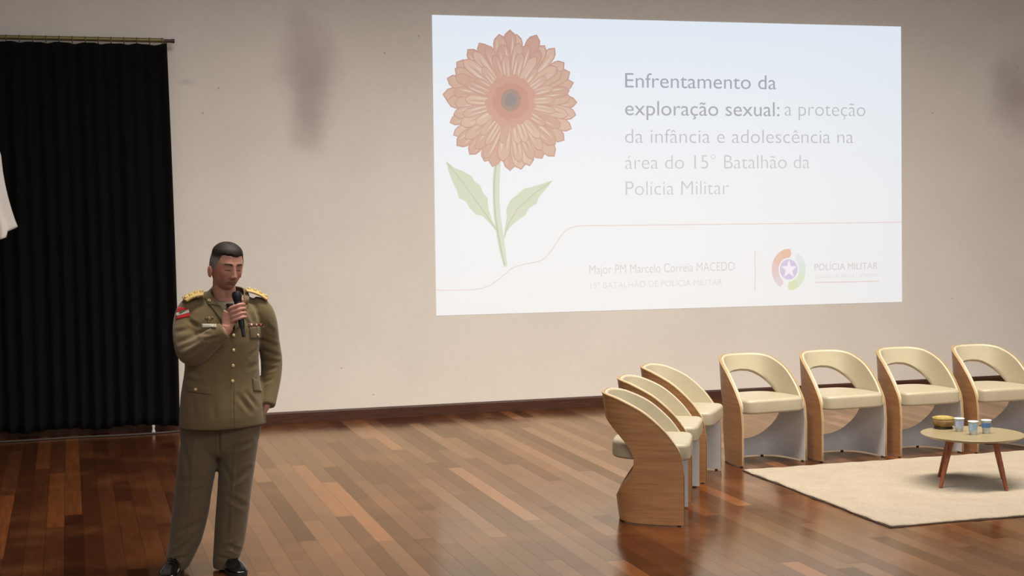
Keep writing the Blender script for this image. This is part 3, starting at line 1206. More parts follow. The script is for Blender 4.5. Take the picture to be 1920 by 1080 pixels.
# ---- head shape (x: his left is +, y: forward, z: up; z = 0 at the eyes)
def head_surface(th, ph, extra=0.0):
    cp_, sp_ = np.cos(ph), np.sin(ph)
    low = np.clip(-sp_, 0, 1)
    cpb = np.where(sp_ < 0, np.abs(cp_) ** 0.72, np.abs(cp_) ** 0.92)
    sx, sy = cpb * np.sin(th), cpb * np.cos(th)
    sx = np.sign(sx) * np.abs(sx) ** 0.94
    z = np.where(sp_ > 0, 0.110 * sp_, 0.122 * sp_)
    x = 0.0785 * sx * (1 - 0.19 * low ** 1.8)
    front = sy > 0
    y = np.where(front, 0.094 * np.abs(sy) ** 0.92, -0.100 * np.abs(sy))
    y = np.where(front, y * (1 - 0.10 * low ** 3), y * (1 - 0.45 * low ** 1.2))
    x = x * (1 + 0.03 * np.exp(-((z - 0.05) / 0.04) ** 2))
    fw = np.clip(sy * 2.2, 0, 1)

    def gs(cx, cz, wx, wz):
        return np.exp(-((np.abs(x) - cx) / wx) ** 2 - ((z - cz) / wz) ** 2) if cx > 0 else np.exp(-(x / wx) ** 2 - ((z - cz) / wz) ** 2)
    d = 0.0
    d = d + 0.0065 * gs(0.028, 0.019, 0.026, 0.009)          # brow ridge
    d = d - 0.0100 * gs(0.031, -0.003, 0.017, 0.012)         # sockets
    d = d + 0.0075 * gs(0.031, -0.004, 0.0135, 0.0085)       # lowered lids
    d = d + 0.0055 * gs(0.050, -0.030, 0.018, 0.018)         # cheekbones
    d = d - 0.0045 * gs(0.046, -0.070, 0.014, 0.022)
    nose = np.exp(-(x / (0.0085 + 0.006 * np.clip((-z) / 0.05, 0, 1))) ** 2)
    prof = np.interp(-z, [-0.02, -0.004, 0.012, 0.03, 0.043, 0.0505, 0.057, 0.066], [0.0, 0.008, 0.013, 0.020, 0.0265, 0.0245, 0.006, 0.0])
    d = d + nose * prof
    d = d + 0.008 * gs(0.0135, -0.047, 0.0065, 0.0075)       # nostril wings
    d = d + 0.004 * gs(0, -0.076, 0.030, 0.016)              # muzzle
    d = d + 0.0045 * gs(0, -0.0725, 0.019, 0.0038) + 0.0055 * gs(0, -0.0825, 0.016, 0.0045)
    d = d - 0.005 * gs(0, -0.0775, 0.024, 0.0022)
    d = d - 0.004 * gs(0, -0.0915, 0.018, 0.005)
    d = d + 0.0075 * gs(0, -0.107, 0.017, 0.013)             # chin
    d = d - 0.002 * gs(0, -0.062, 0.004, 0.008)
    y = y + d * fw
    return x, y, z


HYAW, HPIT, HROLL = math.radians(24), math.radians(8), math.radians(-3)
HC_ = P(424.5, 498, -0.055)
hf = np.array((math.sin(HYAW) * math.cos(HPIT), -math.cos(HYAW) * math.cos(HPIT), -math.sin(HPIT)))
hx = np.array((math.cos(HYAW), math.sin(HYAW), 0.0))
hz = np.cross(hx, hf) * -1
hz = hz / np.linalg.norm(hz)
if hz[2] < 0: hz = -hz
hx, hz = hx * math.cos(HROLL) + hz * math.sin(HROLL), hz * math.cos(HROLL) - hx * math.sin(HROLL)
HB = np.stack([hx, hf, hz])
HS = 0.995


def head_to_fig(x, y, z):
    return HC_ + HS * np.stack([x, y, z], -1) @ HB


def fig_to_head(p):
    return ((p - HC_) @ HB.T) / HS


def grid_sphere(fn, nt=150, npz=110):
    th = np.linspace(0, 2 * np.pi, nt, endpoint=False)
    ph = np.linspace(-np.pi / 2 * 0.985, np.pi / 2 * 0.985, npz)
    rings = []
    for q in ph:
        p = fn(th, np.full(nt, q))
        rings.append([tuple(k) for k in p])
    return rings


body = MB()
body.rings(grid_sphere(lambda t, p: head_to_fig(*head_surface(t, p))))
# ears
for sgn in (-1, 1):
    er = []
    for k in range(9):
        a = -PI / 2 + PI * (k + 0.5) / 9
        er.append([tuple(head_to_fig(np.array(sgn * (0.0775 + 0.010 * math.cos(a) * math.cos(t) * 0.6 + 0.007 + 0.006 * (1 if math.sin(t) < 0 else 0))), np.array(-0.008 + 0.017 * math.cos(a) * math.sin(t) - 0.008 * math.sin(a)), np.array(-0.034 + 0.031 * math.sin(a)))) for t in np.linspace(0, 2 * PI, 14, endpoint=False)])
    body.rings(er)
# neck and trunk under the clothes
nb = P(421, 568, 0.0)
hb_ = head_to_fig(np.array(0.0), np.array(-0.022), np.array(-0.06))
body.tube([nb + np.array((0, 0.01, -0.12)), nb, (nb + hb_) / 2 + np.array((0, 0.0, 0)), hb_], [(0.075, 0.085), (0.062, 0.066), (0.058, 0.060), (0.052, 0.054)], 28, 6)

# ---- trunk line of the jacket
T_SEC = [  # v, left u, right u, depth half, forward shift
    (797, 335.5, 497.5, 0.150, 0.010), (780, 335.5, 496, 0.150, 0.012), (760, 336.5, 493.5, 0.146, 0.012), (735, 338.5, 489.5, 0.140, 0.010),
    (712, 342, 486.5, 0.134, 0.010), (690, 345.5, 484.5, 0.130, 0.012), (665, 346, 484, 0.132, 0.014), (640, 344, 485, 0.136, 0.014),
    (615, 343, 487, 0.135, 0.010), (596, 345, 490, 0.126, 0.004), (581, 350, 492, 0.110, -0.002), (570, 356, 488, 0.096, -0.008),
    (561, 367, 476, 0.084, -0.010), (555, 379, 465, 0.074, -0.008)]
TILT = {581: -0.08, 570: -0.18, 561: -0.30, 555: -0.42}
jk = MB()
rings = []
trunk = []
for (vv, ul, ur, dh, sh) in T_SEC:
    c = (P(ul, vv, 0) + P(ur, vv, 0)) / 2
    half = np.linalg.norm(P(ur, vv, 0) - P(ul, vv, 0)) / 2
    # the silhouette half-width of a turned ellipse is sqrt((a cos)^2 + (b sin)^2)
    a = math.sqrt(max(1e-6, half ** 2 - (dh * math.sin(YAW)) ** 2)) / math.cos(YAW)
    c = c + DAX * sh
    trunk.append((c, a, dh))
    rings.append(ell(c, a, dh, 48, 2.35, tilt=TILT.get(vv, 0.0)))
jk.rings(rings)
tb = MB()
body.rings([ell(c, max(0.03, a - 0.03), max(0.03, b - 0.03), 30, 2.2) for c, a, b in trunk[:11]])

# arms
SH_R, EL_R, WR_R = P(353, 584, 0.005), P(359, 664, -0.135), P(424.5, 618.5, -0.215)
SH_L, EL_L, WR_L = P(494, 584, 0.03), P(508.5, 677, 0.09), P(501, 754, -0.005)
jk.tube([P(374, 572, -0.02), P(357, 580, -0.02), P(350.5, 601, -0.03), P(350, 632, -0.085), P(357, 659, -0.138), P(372, 655, -0.165), P(391, 641, -0.19), P(410, 627.5, -0.21), P(421.5, 619.5, -0.215)],
        [0.050, 0.064, 0.071, 0.071, 0.070, 0.066, 0.057, 0.0475, 0.043], 28, 6)
jk.tube([P(472, 571, 0.035), P(487, 579, 0.035), P(496, 600, 0.035), P(503, 640, 0.065), P(508.3, 676, 0.085), P(507.5, 705, 0.065), P(504, 733, 0.03), P(500.5, 761, -0.01)],
        [0.048, 0.060, 0.064, 0.060, 0.058, 0.055, 0.050, 0.043], 28, 6)
body.tube([SH_R, EL_R, WR_R], [0.05, 0.042, 0.029], 20, 8)
body.tube([SH_L, EL_L, WR_L], [0.05, 0.042, 0.030], 20, 8)

# right hand round the microphone
MT, MBt = P(442.5, 546, -0.185), P(457.5, 632, -0.235)
e3 = (MT - MBt) / np.linalg.norm(MT - MBt)
e1 = np.array((1.0, 0.0, 0.0))
e1 = e1 - e3 * (e1 @ e3)
e1 /= np.linalg.norm(e1)
e2 = np.cross(e1, e3)
if e2[1] > 0: e2 = -e2


def mic_at(vpx):
    t = (vpx - 546) / (632 - 546)
    return MT + (MBt - MT) * t


def hp(vpx, a, b):
    return mic_at(vpx) + e1 * a + e2 * b


hand = MB()
for i, (vv, ln) in enumerate(((570.5, 1.0), (578.5, 1.04), (586.5, 1.0), (594, 0.9))):
    r = 0.0098 - 0.0006 * i
    k = vv + 4.5
    pts = [hp(k + 4, -0.052, -0.002), hp(k + 1.5, -0.040, 0.017)]
    for deg, rad, dv in ((118, 0.0335, 0), (82, 0.0300, -1.5), (45, 0.0290, -2.0), (8, 0.0275, -2.0), (-32, 0.0262, -1.5)):
        a = math.radians(deg)
        rad = rad - 0.0006 * i
        pts.append(hp(k + dv, rad * math.cos(a) * (0.85 if deg > 90 else 1), rad * math.sin(a)))
    hand.tube(pts, [r * 1.02, r * 1.1, r * 1.03, r * 1.05, r * 0.96, r * 0.96, r * 0.82], 14, 5)
    hand.ball(pts[-1], r * 0.82, 10, 7)
# palm: wrist to knuckle row
wv = P(424.5, 618.5, -0.212)
kn = hp(585, -0.046, -0.001)
prs = []
for k in range(9):
    t = k / 8
    c = wv + (kn - wv) * t + np.array((0, 0.004 * math.sin(PI * t), 0))
    wdt = 0.0275 + (0.041 - 0.0275) * smooth01(0.0, 0.75, t)
    thk = 0.0215 - 0.006 * t
    ax_ = (kn - wv) / np.linalg.norm(kn - wv)
    wa = e3 * (1 - t * 0.0) - ax_ * (e3 @ ax_)
    wa /= np.linalg.norm(wa)
    wa = wa * (1 - 0.25 * t) + e3 * 0.25 * t
    wa /= np.linalg.norm(wa)
    ta = np.cross(ax_, wa)
    prs.append([tuple(c + wa * wdt * math.cos(q) + ta * thk * math.sin(q)) for q in np.linspace(0, 2 * PI, 24, endpoint=False)])
hand.rings(prs)
hand.tube([hp(602, -0.034, -0.012), hp(592, -0.026, -0.026), hp(581, -0.006, -0.032), hp(571, 0.014, -0.026), hp(563.5, 0.024, -0.014)], [0.015, 0.0145, 0.0115, 0.0108, 0.0088], 14, 5)
hand.ball(hp(563, 0.024, -0.0135), 0.0088, 10, 7)
hand.tube([P(414, 625, -0.205), wv, wv + (kn - wv) * 0.25], [(0.027, 0.027), (0.0255, 0.0275), (0.023, 0.029)], 20, 5)
# left hand slipping into the trouser pocket
w2 = P(500.5, 757, -0.006)
hand.tube([w2 + np.array((0.0, 0.005, 0.05)), w2, P(495, 769, 0.0), P(484, 786, 0.0)], [(0.026, 0.026), (0.025, 0.022), (0.036, 0.018), (0.040, 0.015)], 20, 6)
for i, (du, yv) in enumerate(((-7, -0.052), (-3, -0.036), (1, -0.02), (5, -0.006))):
    yv += 0.03
    b0 = P(482 + du * 0.6, 786, yv)
    hand.tube([b0, P(478 + du * 0.7, 799, yv - 0.003), P(475 + du * 0.6, 810 - 2 * i, yv + 0.004)], [0.0095, 0.009, 0.0075], 10, 4)
hand.tube([P(491, 770, -0.02), P(482, 778, -0.035), P(475, 788, -0.035)], [0.0125, 0.011, 0.009], 10, 4)
body.add(hand.v, hand.f)

# legs
LEG_R = [(790, 375, .106, .118), (830, 375, .098, .112), (865, 370.5, .103, .110), (899, 365.5, .101, .106), (930, 361, .096, .100), (960, 356.5, .0945, .096), (990, 351, .090, .092), (1015, 346.5, .083, .088), (1040, 338.5, .072, .084), (1052, 335, .063, .082), (1061, 332.5, .055, .078)]
LEG_L = [(790, 448, .106, .116), (830, 448.5, .100, .110), (865, 445, .096, .104), (899, 441.5, .0925, .100), (930, 438.5, .0875, .095), (960, 435.5, .0835, .090), (990, 432.5, .0805, .087), (1015, 430, .0775, .085), (1035, 426.5, .071, .084), (1050, 422.5, .063, .082), (1062, 420.5, .056, .078)]
FOOT_Y = {0: -0.01, 1: -0.02}
tr = MB()
for li, L in enumerate((LEG_R, LEG_L)):
    rr = []
    for (vv, uu, a, b) in L:
        t = (vv - 790) / 272.0
        y = (0.02 if li == 0 else 0.01) + 0.015 * math.sin(PI * t) * (-1) + FOOT_Y[li] * t
        c = P(uu, vv, y)
        rr.append(ell(c, a, b, 36, 2.15, np.array((1.0, 0, 0)), np.array((0, -1.0, 0)), tilt=(-0.16 if vv > 1045 else 0)))
    tr.rings(rr)
    body.rings([[tuple(q * 0.5 + np.mean(np.array(r), axis=0) * 0.5) for q in np.array(r)] for r in rr[:-1]])
hips = []
for (vv, ul, ur, b) in ((740, 350, 482, .118), (770, 343, 489, .124), (800, 339.5, 492, .126), (830, 340.5, 485.5, .120), (845, 345, 480, .108), (854, 356, 470, .08)):
    c = (P(ul, vv, 0.012) + P(ur, vv, 0.012)) / 2
    half = np.linalg.norm(P(ur, vv, 0) - P(ul, vv, 0)) / 2
    hips.append(ell(c, half * 0.995, b, 44, 2.4, np.array((1.0, 0, 0)), np.array((0, -1.0, 0))))
tr.rings(hips)

SKIN = None
g = G('skin')
at_ = g.n('ShaderNodeAttribute', attribute_name='Col')
v = g.coord()
sk = g.mix(0.12, at_.outputs['Color'], g.ramp(g.noise(v, 60, 4), [(0.35, s2l((120, 66, 54))), (0.65, s2l((214, 168, 146)))]))
g.b.inputs['Subsurface Weight'].default_value = 0.08
g.b.inputs['Subsurface Radius'].default_value = (0.012, 0.005, 0.003)
g.bump(g.noise(v, 260, 3), 0.08, 0.002)
SKIN = g.done(sk, 0.5, spec=0.35)

bv, bf = remesh(body, 0.0032, 2, 0.5)
bo = obj('body', bv, bf, SKIN, man, 'all')
h = fig_to_head(np.array([tuple(x.co) for x in bo.data.vertices]))
X, Y, Z = h[:, 0], h[:, 1], h[:, 2]
ax = np.abs(X)
col = np.tile(np.array(s2l((182, 128, 106))), (len(h), 1))


def paint(mask, rgb):
    m = np.clip(mask, 0, 1)[:, None]
    global col
    col = col * (1 - m) + np.array(s2l(rgb)) * m


near = (np.linalg.norm(h, axis=1) < 0.17)
fr = near & (Y > 0.03)
paint(near * 0.5 * smooth01(0.03, 0.06, ax) * smooth01(0.02, -0.02, Z) * smooth01(-0.08, -0.04, Z), (186, 112, 90))
paint(fr * 0.75 * np.exp(-((Z + 0.0775) / 0.0075) ** 2) * smooth01(0.027, 0.020, ax), (150, 84, 78))
paint(fr * 0.9 * np.exp(-((Z + 0.0775) / 0.0022) ** 2) * smooth01(0.027, 0.022, ax), (84, 44, 40))
paint(fr * 0.45 * smooth01(-0.055, -0.07, Z) * smooth01(0.075, 0.055, ax), (128, 92, 80))
paint(fr * 0.9 * np.exp(-((Z - 0.0190 - 0.004 * (1 - ((ax - 0.03) / 0.024) ** 2)) / 0.0042) ** 2) * smooth01(0.008, 0.014, ax) * smooth01(0.056, 0.046, ax), (58, 40, 32))
paint(fr * 0.75 * np.exp(-((Z + 0.0125) / 0.0028) ** 2) * smooth01(0.014, 0.019, ax) * smooth01(0.048, 0.042, ax), (66, 42, 36))
paint(fr * 0.35 * np.exp(-((Z + 0.003) / 0.010) ** 2) * np.exp(-((ax - 0.031) / 0.017) ** 2), (140, 88, 76))
hd = np.array([tuple(x.co) for x in bo.data.vertices])
paint((~near) * (hd[:, 2] > 1.0) * 0.6, (196, 140, 122))
ca_ = bo.data.color_attributes.new('Col', 'FLOAT_COLOR', 'POINT')
ca_.data.foreach_set('color', np.concatenate([col, np.ones((len(col), 1))], 1).astype(np.float32).ravel())


# eyebrows
BROW = plain('brow_hair', (44, 32, 26), 0.8, 0.2, 200)
for sgn in (-1, 1):
    bp_, br_ = [], []
    for q in np.linspace(0, 1, 9):
        xx = sgn * (0.012 + 0.036 * q)
        zz = 0.0165 + 0.0055 * math.sin(PI * min(1, q * 1.15) * 0.62) - 0.004 * q ** 3
        # walk out to the skin at this (x, z)
        ths = np.linspace(-1.2, 1.2, 121)
        phs = np.linspace(-0.1, 0.4, 61)
        TH, PH = np.meshgrid(ths, phs)
        gx, gy, gz = head_surface(TH.ravel(), PH.ravel())
        k = np.argmin((gx - xx) ** 2 + (gz - zz) ** 2)
        bp_.append(head_to_fig(np.array(xx), np.array(gy[k] + 0.0006), np.array(zz)))
        w_ = 0.0046 * (1 - 0.65 * q) * (0.3 + 0.7 * min(1, q * 5))
        br_.append((0.0022, w_))
    MB().tube(bp_, br_, 10, 3, ref=tuple(hf)).build('eyebrow', BROW, man, True)
    lp_ = []
    for q in np.linspace(0, 1, 7):
        xx = sgn * (0.0185 + 0.026 * q)
        zz = -0.0105 - 0.0022 * math.sin(PI * q)
        TH, PH = np.meshgrid(np.linspace(-1.2, 1.2, 121), np.linspace(-0.3, 0.2, 61))
        gx, gy, gz = head_surface(TH.ravel(), PH.ravel())
        k = np.argmin((gx - xx) ** 2 + (gz - zz) ** 2)
        lp_.append(head_to_fig(np.array(xx), np.array(gy[k] + 0.0004), np.array(zz)))
    MB().tube(lp_, [(0.0014, 0.0008)] + [(0.0018, 0.0013)] * 5 + [(0.0014, 0.0008)], 8, 3, ref=tuple(hf)).build('eyelashes', BROW, man, True)


# hair: a short cap that thins into clipped sides
def hair_pts(th, ph):
    x, y, z = head_surface(th, ph)
    axx = np.abs(x)
    line_front = 0.060 - 0.007 * np.exp(-((x - 0.012) / 0.022) ** 2) + 0.0012 * np.sin(x * 260)
    line_side = np.interp(y, [-0.11, -0.05, -0.02, 0.005, 0.025, 0.038, 0.055, 0.09], [-0.085, -0.06, -0.006, -0.020, -0.026, 0.012, 0.050, 0.062])
    fr_ = smooth01(0.052, 0.066, axx)
    line = np.where(y > 0.03, line_front * (1 - fr_) + line_side * fr_, line_side)
    m = smooth01(-0.003, 0.010, z - line)
    thick = 0.004 + 0.011 * smooth01(0.045, 0.085, z)
    off = -0.006 + m * (thick + 0.006)
    p = head_to_fig(x, y, z)
    nrm = np.stack([x / 0.0765 ** 2, y / 0.095 ** 2, z / 0.118 ** 2], -1)
    nrm = nrm / np.linalg.norm(nrm, axis=1)[:, None]
    return p + (nrm @ HB) * (off + 0.0009 * np.sin(th * 60) * np.sin(ph * 47) * m)[:, None]


hm = MB().rings(grid_sphere(hair_pts, 180, 130))
g = G('hair')
at_ = g.n('ShaderNodeAttribute', attribute_name='Col')
v = g.coord('Object', (1, 1, 0.4))
nz2 = g.noise(v, 420, 3)
g.bump(nz2, 0.25, 0.002)
HAIR = g.done(g.mix(g.ramp(nz2, [(0.4, (0.2,) * 3), (0.6, (0,) * 3)]), at_.outputs['Color'], (0.006, 0.005, 0.004)), 0.6, spec=0.3)
ho = obj('hair', hm.v, hm.f, HAIR, man, 'all')
hh = fig_to_head(np.array([tuple(x.co) for x in ho.data.vertices]))
t = smooth01(0.022, 0.062, hh[:, 2])[:, None]
hc = np.array(s2l((132, 124, 114))) * (1 - t) + np.array(s2l((42, 35, 28))) * t
ca_ = ho.data.color_attributes.new('Col', 'FLOAT_COLOR', 'POINT')
ca_.data.foreach_set('color', np.concatenate([hc, np.ones((len(hc), 1))], 1).astype(np.float32).ravel())

# ---- clothes
OLIVE = fabric('olive_wool', (108, 90, 60), 0.85, 650, 0.05, 0.25, 0.15)
OLIVE_T = fabric('olive_brown_trouser_wool', (94, 80, 60), 0.85, 650, 0.05, 0.2, 0.15)
OLIVE_L = fabric('olive_lapel_wool', (106, 89, 59), 0.85, 650, 0.05, 0.25, 0.15)
GOLD = plain('gold_metal', (236, 212, 150), 0.38, 0.1, 80, metal=0.55)

jv, jf = remesh(jk, 0.006, 7, 0.5)
jn = vnormals(jv, jf)
jv = wob(jv, jn, 0.0035, (14, 26), 3)
SEG_J = [  # raised sleeve
    (336, 640, 366, 628, .010, -.007), (340, 652, 372, 634, .009, -.006), (346, 668, 384, 640, .009, -.006), (331, 622, 352, 616, .010, -.006),
    (366, 676, 398, 648, .008, -.004), (384, 634, 408, 628, .008, -.005), (372, 622, 392, 622, .008, -.006), (352, 600, 372, 612, .010, -.006),
    # hanging sleeve
    (490, 640, 520, 652, .010, -.006), (492, 660, 526, 672, .009, -.006), (495, 682, 524, 684, .009, -.006), (496, 700, 520, 694, .009, -.005), (497, 722, 514, 714, .008, -.004), (500, 610, 514, 626, .010, -.004),
    # chest and skirt
    (466, 580, 474, 604, .010, -.006), (480, 575, 486, 600, .009, -.005), (455, 590, 468, 612, .010, -.004), (350, 690, 372, 700, .014, -.005), (468, 690, 484, 684, .012, -.005),
    (345, 712, 375, 716, .012, -.004), (446, 740, 470, 772, .012, -.005), (462, 736, 482, 764, .010, -.005), (360, 745, 366, 788, .014, -.003), (400, 745, 402, 790, .016, -.003),
    (470, 668, 484, 655, .010, -.005), (437, 716, 437, 797, .0035, -.006)]
jv = crease(jv, vnormals(jv, jf), SEG_J)
jo = obj('jacket', jv, jf, OLIVE, man, 'all')
BV = BVHTree.FromPolygons([tuple(x) for x in jv], jf)


def hit(u, v, off=0.0, bvh=None):
    """nearest point of the cloth under photo pixel (u, v), lifted by off"""
    bvh = bvh or BV
    d = lray(u, v)
    loc, nrm, i, dist = bvh.ray_cast(EYE_L, d, 30)
    if loc is None:
        t = (0.0 - EYE_L.y) / d.y
        loc, nrm, i, dist = bvh.find_nearest(EYE_L + d * t)
    if nrm.dot(d) > 0: nrm = -nrm
    return np.array(loc) + np.array(nrm) * off, np.array(nrm)


def patch(name, quad, mat, off=0.0015, thick=0.003, nu=14, nv=8, parent=None, shape=None, puff=0.0, bvh=None):
    """a thin cloth piece laid on the garment; quad = four photo-pixel corners (tl, tr, br, bl)"""
    tl, tr_, br, bl = [np.array(q, float) for q in quad]
    top, bot = [], []
    for j in range(nv + 1):
        for i in range(nu + 1):
            s, t_ = i / nu, j / nv
            if shape: s, t_ = shape(s, t_)
            q = (tl * (1 - s) + tr_ * s) * (1 - t_) + (bl * (1 - s) + br * s) * t_
            p, n_ = hit(q[0], q[1], 0, bvh)
            e = min(i, nu - i, 1) * min(j, nv - j, 1)
            bot.append(p + n_ * (off - 0.004))
            top.append(p + n_ * (off + thick * (1 if e else 0.55) + puff * math.sin(PI * i / nu) * math.sin(PI * j / nv)))
    # smooth the relief a little so seams of the cloth below do not show through
    T_ = np.array(top).reshape(nv + 1, nu + 1, 3)
    for _ in range(3):
        T_[1:-1, 1:-1] = 0.5 * T_[1:-1, 1:-1] + 0.125 * (T_[:-2, 1:-1] + T_[2:, 1:-1] + T_[1:-1, :-2] + T_[1:-1, 2:])
    top = T_.reshape(-1, 3)
    n = len(top)
    V = list(top) + bot
    F_ = []
    for j in range(nv):
        for i in range(nu):
            a = j * (nu + 1) + i
            F_.append((a, a + 1, a + nu + 2, a + nu + 1))
            F_.append((n + a, n + a + nu + 1, n + a + nu + 2, n + a + 1))
    bd = [i for i in range(nu)] + [j * (nu + 1) + nu for j in range(nv)] + [nv * (nu + 1) + i for i in range(nu, 0, -1)] + [j * (nu + 1) for j in range(nv, 0, -1)]
    for k in range(len(bd)):
        a, b = bd[k], bd[(k + 1) % len(bd)]
        F_.append((a, a + n, b + n, b))
    return obj(name, V, F_, mat, parent or man, 'all')


def stud(name, u, v, r, mat, parent=None, off=0.003, h=0.006):
    p, n_ = hit(u, v, off)
    n_ = n_ / np.linalg.norm(n_)
    q = Vector(n_).to_track_quat('Z', 'Y').to_matrix()
    mb = MB().lathe([(0.0005, 0.0), (r, 0.0), (r * 1.02, h * 0.35), (r * 0.8, h * 0.8), (0.0005, h)], 16)
    mb.v = [tuple(Vector(p) + q @ Vector(x)) for x in mb.v]
    return mb.build(name, mat, parent or man, True)


def star_stud(name, u, v, r, mat, parent, off=0.008):
    p, n_ = hit(u, v, off)
    n_ = Vector(n_) * 0.6 + Vector((0, -0.5, 0.5))
    n_.normalize()
    q = n_.to_track_quat('Z', 'Y').to_matrix()
    mb = MB()
    k = 12
    rings = []
    for z, sc_ in ((0.0, 1.0), (0.0035, 0.92), (0.007, 0.35)):
        rings.append([((r if i % 2 == 0 else r * 0.62) * sc_ * math.cos(2 * PI * i / k), (r if i % 2 == 0 else r * 0.62) * sc_ * math.sin(2 * PI * i / k), z) for i in range(k)])
    mb.rings(rings)
    mb.v = [tuple(Vector(p) + q @ Vector(x)) for x in mb.v]
    return mb.build(name, mat, parent)


SHIRT = fabric('khaki_shirt', (150, 138, 110), 0.8, 500, 0.04)
TIE = fabric('black_tie', (14, 14, 16), 0.7, 500, 0.1)
NECK_C = nb * 0.5 + hb_ * 0.5


def ruled(name, A, B, mat, thick=0.004, nv=6, puff=0.004, sub=5):
    """a cloth leaf spanned between two edge curves"""
    a_, _ = spline(A, 1.0, sub)
    b_, _ = spline(B, 1.0, sub)
    n, m = len(a_), nv + 1
    top = np.array([[a_[i] * (1 - k / nv) + b_[i] * (k / nv) for k in range(m)] for i in range(n)])
    du = np.gradient(top, axis=0)
    dv = np.gradient(top, axis=1)
    nn = np.cross(du, dv)
    nn /= np.linalg.norm(nn, axis=2)[:, :, None] + 1e-9
    cen = np.array((NECK_C[0], NECK_C[1], 0))
    if np.sum((top - cen)[:, :, :2] * nn[:, :, :2]) < 0: nn = -nn
    bulge = np.sin(np.pi * np.arange(m) / nv)[None, :, None] * puff
    top = top + nn * bulge
    bot = top - nn * thick
    V = list(top.reshape(-1, 3)) + list(bot.reshape(-1, 3))
    N = n * m
    F_ = []
    for i in range(n - 1):
        for k in range(nv):
            q = i * m + k
            F_ += [(q, q + 1, q + m + 1, q + m), (N + q, N + q + m, N + q + m + 1, N + q + 1)]
    bd = [k for k in range(nv)] + [i * m + nv for i in range(n - 1)] + [(n - 1) * m + k for k in range(nv, 0, -1)] + [i * m for i in range(n - 1, 0, -1)]
    for k in range(len(bd)):
        p_, q_ = bd[k], bd[(k + 1) % len(bd)]
        F_.append((p_, p_ + N, q_ + N, q_))
    return obj(name, V, F_, mat, man, 'all')


H_ = lambda u, v, off: hit(u, v, off)[0]
patch('shirt', [(402, 567), (452, 566), (440, 616), (435, 616)], SHIRT, 0.001, 0.002, 20, 16)
nbk = NECK_C - DAX * 0.085
# shirt collar points either side of the knot
ruled('shirt_collar', [P(398, 556, -0.045), P(407, 566, -0.085), P(424, 574.5, -0.108)], [P(399, 566, -0.055), P(408, 579, -0.095), P(419, 589, -0.122)], SHIRT, 0.003, 5, 0.003)
ruled('shirt_collar', [P(456, 553, -0.015), P(449, 564, -0.07), P(437, 574, -0.108)], [P(457, 563, -0.02), P(452, 577, -0.075), P(443, 588, -0.118)], SHIRT, 0.003, 5, 0.003)
patch('tie', [(423.5, 572), (435, 571.5), (437.5, 586), (428.5, 586.5)], TIE, 0.010, 0.008, 8, 8, puff=0.005)
patch('tie', [(429, 585), (437, 585), (441, 618), (432, 618)], TIE, 0.006, 0.004, 8, 10, puff=0.002)
# lapels and turned-down collar
patch('lapel', [(392, 571), (413, 575), (438, 622), (421, 610)], OLIVE_L, 0.006, 0.005, 14, 14)
patch('lapel', [(449, 574), (464, 569), (454, 604), (438, 622)], OLIVE_L, 0.006, 0.005, 12, 14)
zc_ = lambda du, v, y: P(NECK_U + du, v, y)
NECK_U = 422.0
inner = [H_(414, 578, 0.012), P(404, 563, -0.078), P(395.5, 549, -0.035), P(397, 541, 0.03), nbk + np.array((-0.01, 0, 0.025)), P(449, 537.5, 0.065), P(457.5, 545, 0.02), P(455, 560, -0.045), H_(448, 577, 0.012)]
outer = [H_(392.5, 573, 0.014), P(387.5, 565, -0.082), P(383.5, 556, -0.045), P(387, 552, 0.045), nbk + np.array((-0.012, 0.035, -0.012)) - DAX * 0.0, P(459, 549, 0.085), P(467, 552, 0.025), P(467, 561, -0.045), H_(464, 570, 0.014)]
co = ruled('collar', inner, outer, OLIVE_L, 0.005, 6, 0.006, 6)

# buttons, pockets, badges
for (u, v) in ((437.5, 628.5), (437.5, 656.5), (436.5, 685.5), (435.5, 714.5)):
    stud('button', u, v, 0.0088, GOLD)
pk = patch('pocket_flap', [(467.5, 613), (495.5, 611), (496.5, 634), (468.5, 635)], OLIVE_L, 0.002, 0.004)
stud('pocket_button', 481.5, 628.5, 0.0075, GOLD, pk, 0.007)
pk = patch('pocket_flap', [(352, 722), (393.5, 726), (393.5, 740), (351, 734)], OLIVE_L, 0.002, 0.004)
stud('pocket_button', 367.5, 730, 0.0085, GOLD, pk, 0.006)
pk = patch('pocket_flap', [(472.5, 708), (485.5, 714), (490, 734), (475, 733)], OLIVE_L, 0.002, 0.004, 8, 10)
rb = patch('ribbon_bar', [(465, 606.5), (492.5, 605.5), (492.5, 612), (465, 613)], plain('ribbon_dark', (96, 62, 44), 0.6), 0.002, 0.003, 12, 4)
for u, rgb in ((470.5, (236, 206, 190)), (479.5, (216, 196, 150)), (488, (214, 96, 84))):
    stud('ribbon_stud', u, 609, 0.0062, plain('ribbon_enamel', rgb, 0.4), rb, 0.005, 0.003)
nt = patch('name_tag', [(379, 607.5), (406, 607.5), (406, 615), (379, 615)], plain('tag_plastic', (186, 180, 158), 0.45, 0.03), 0.006, 0.003, 12, 4)
bd = stud('badge', 392, 597.5, 0.0105, plain('bronze_badge', (104, 86, 46), 0.5, 0.3, 120, metal=0.4), None, 0.002, 0.003)
for (u, v) in ((386.5, 597), (398, 596), (391, 603.5)):
    stud('badge_wing', u, v, 0.006, plain('bronze_wing', (100, 82, 44), 0.5, 0.3, 120, metal=0.4), bd, 0.002, 0.003)
for (u, v) in ((392.5, 567), (457.5, 567)):
    ce = stud('collar_emblem', u, v, 0.0085, GOLD, co, 0.016, 0.004)
    stud('emblem_enamel', u + 0.3, v + 0.8, 0.0038, plain('emblem_red', (140, 60, 50), 0.4), ce, 0.019, 0.004)

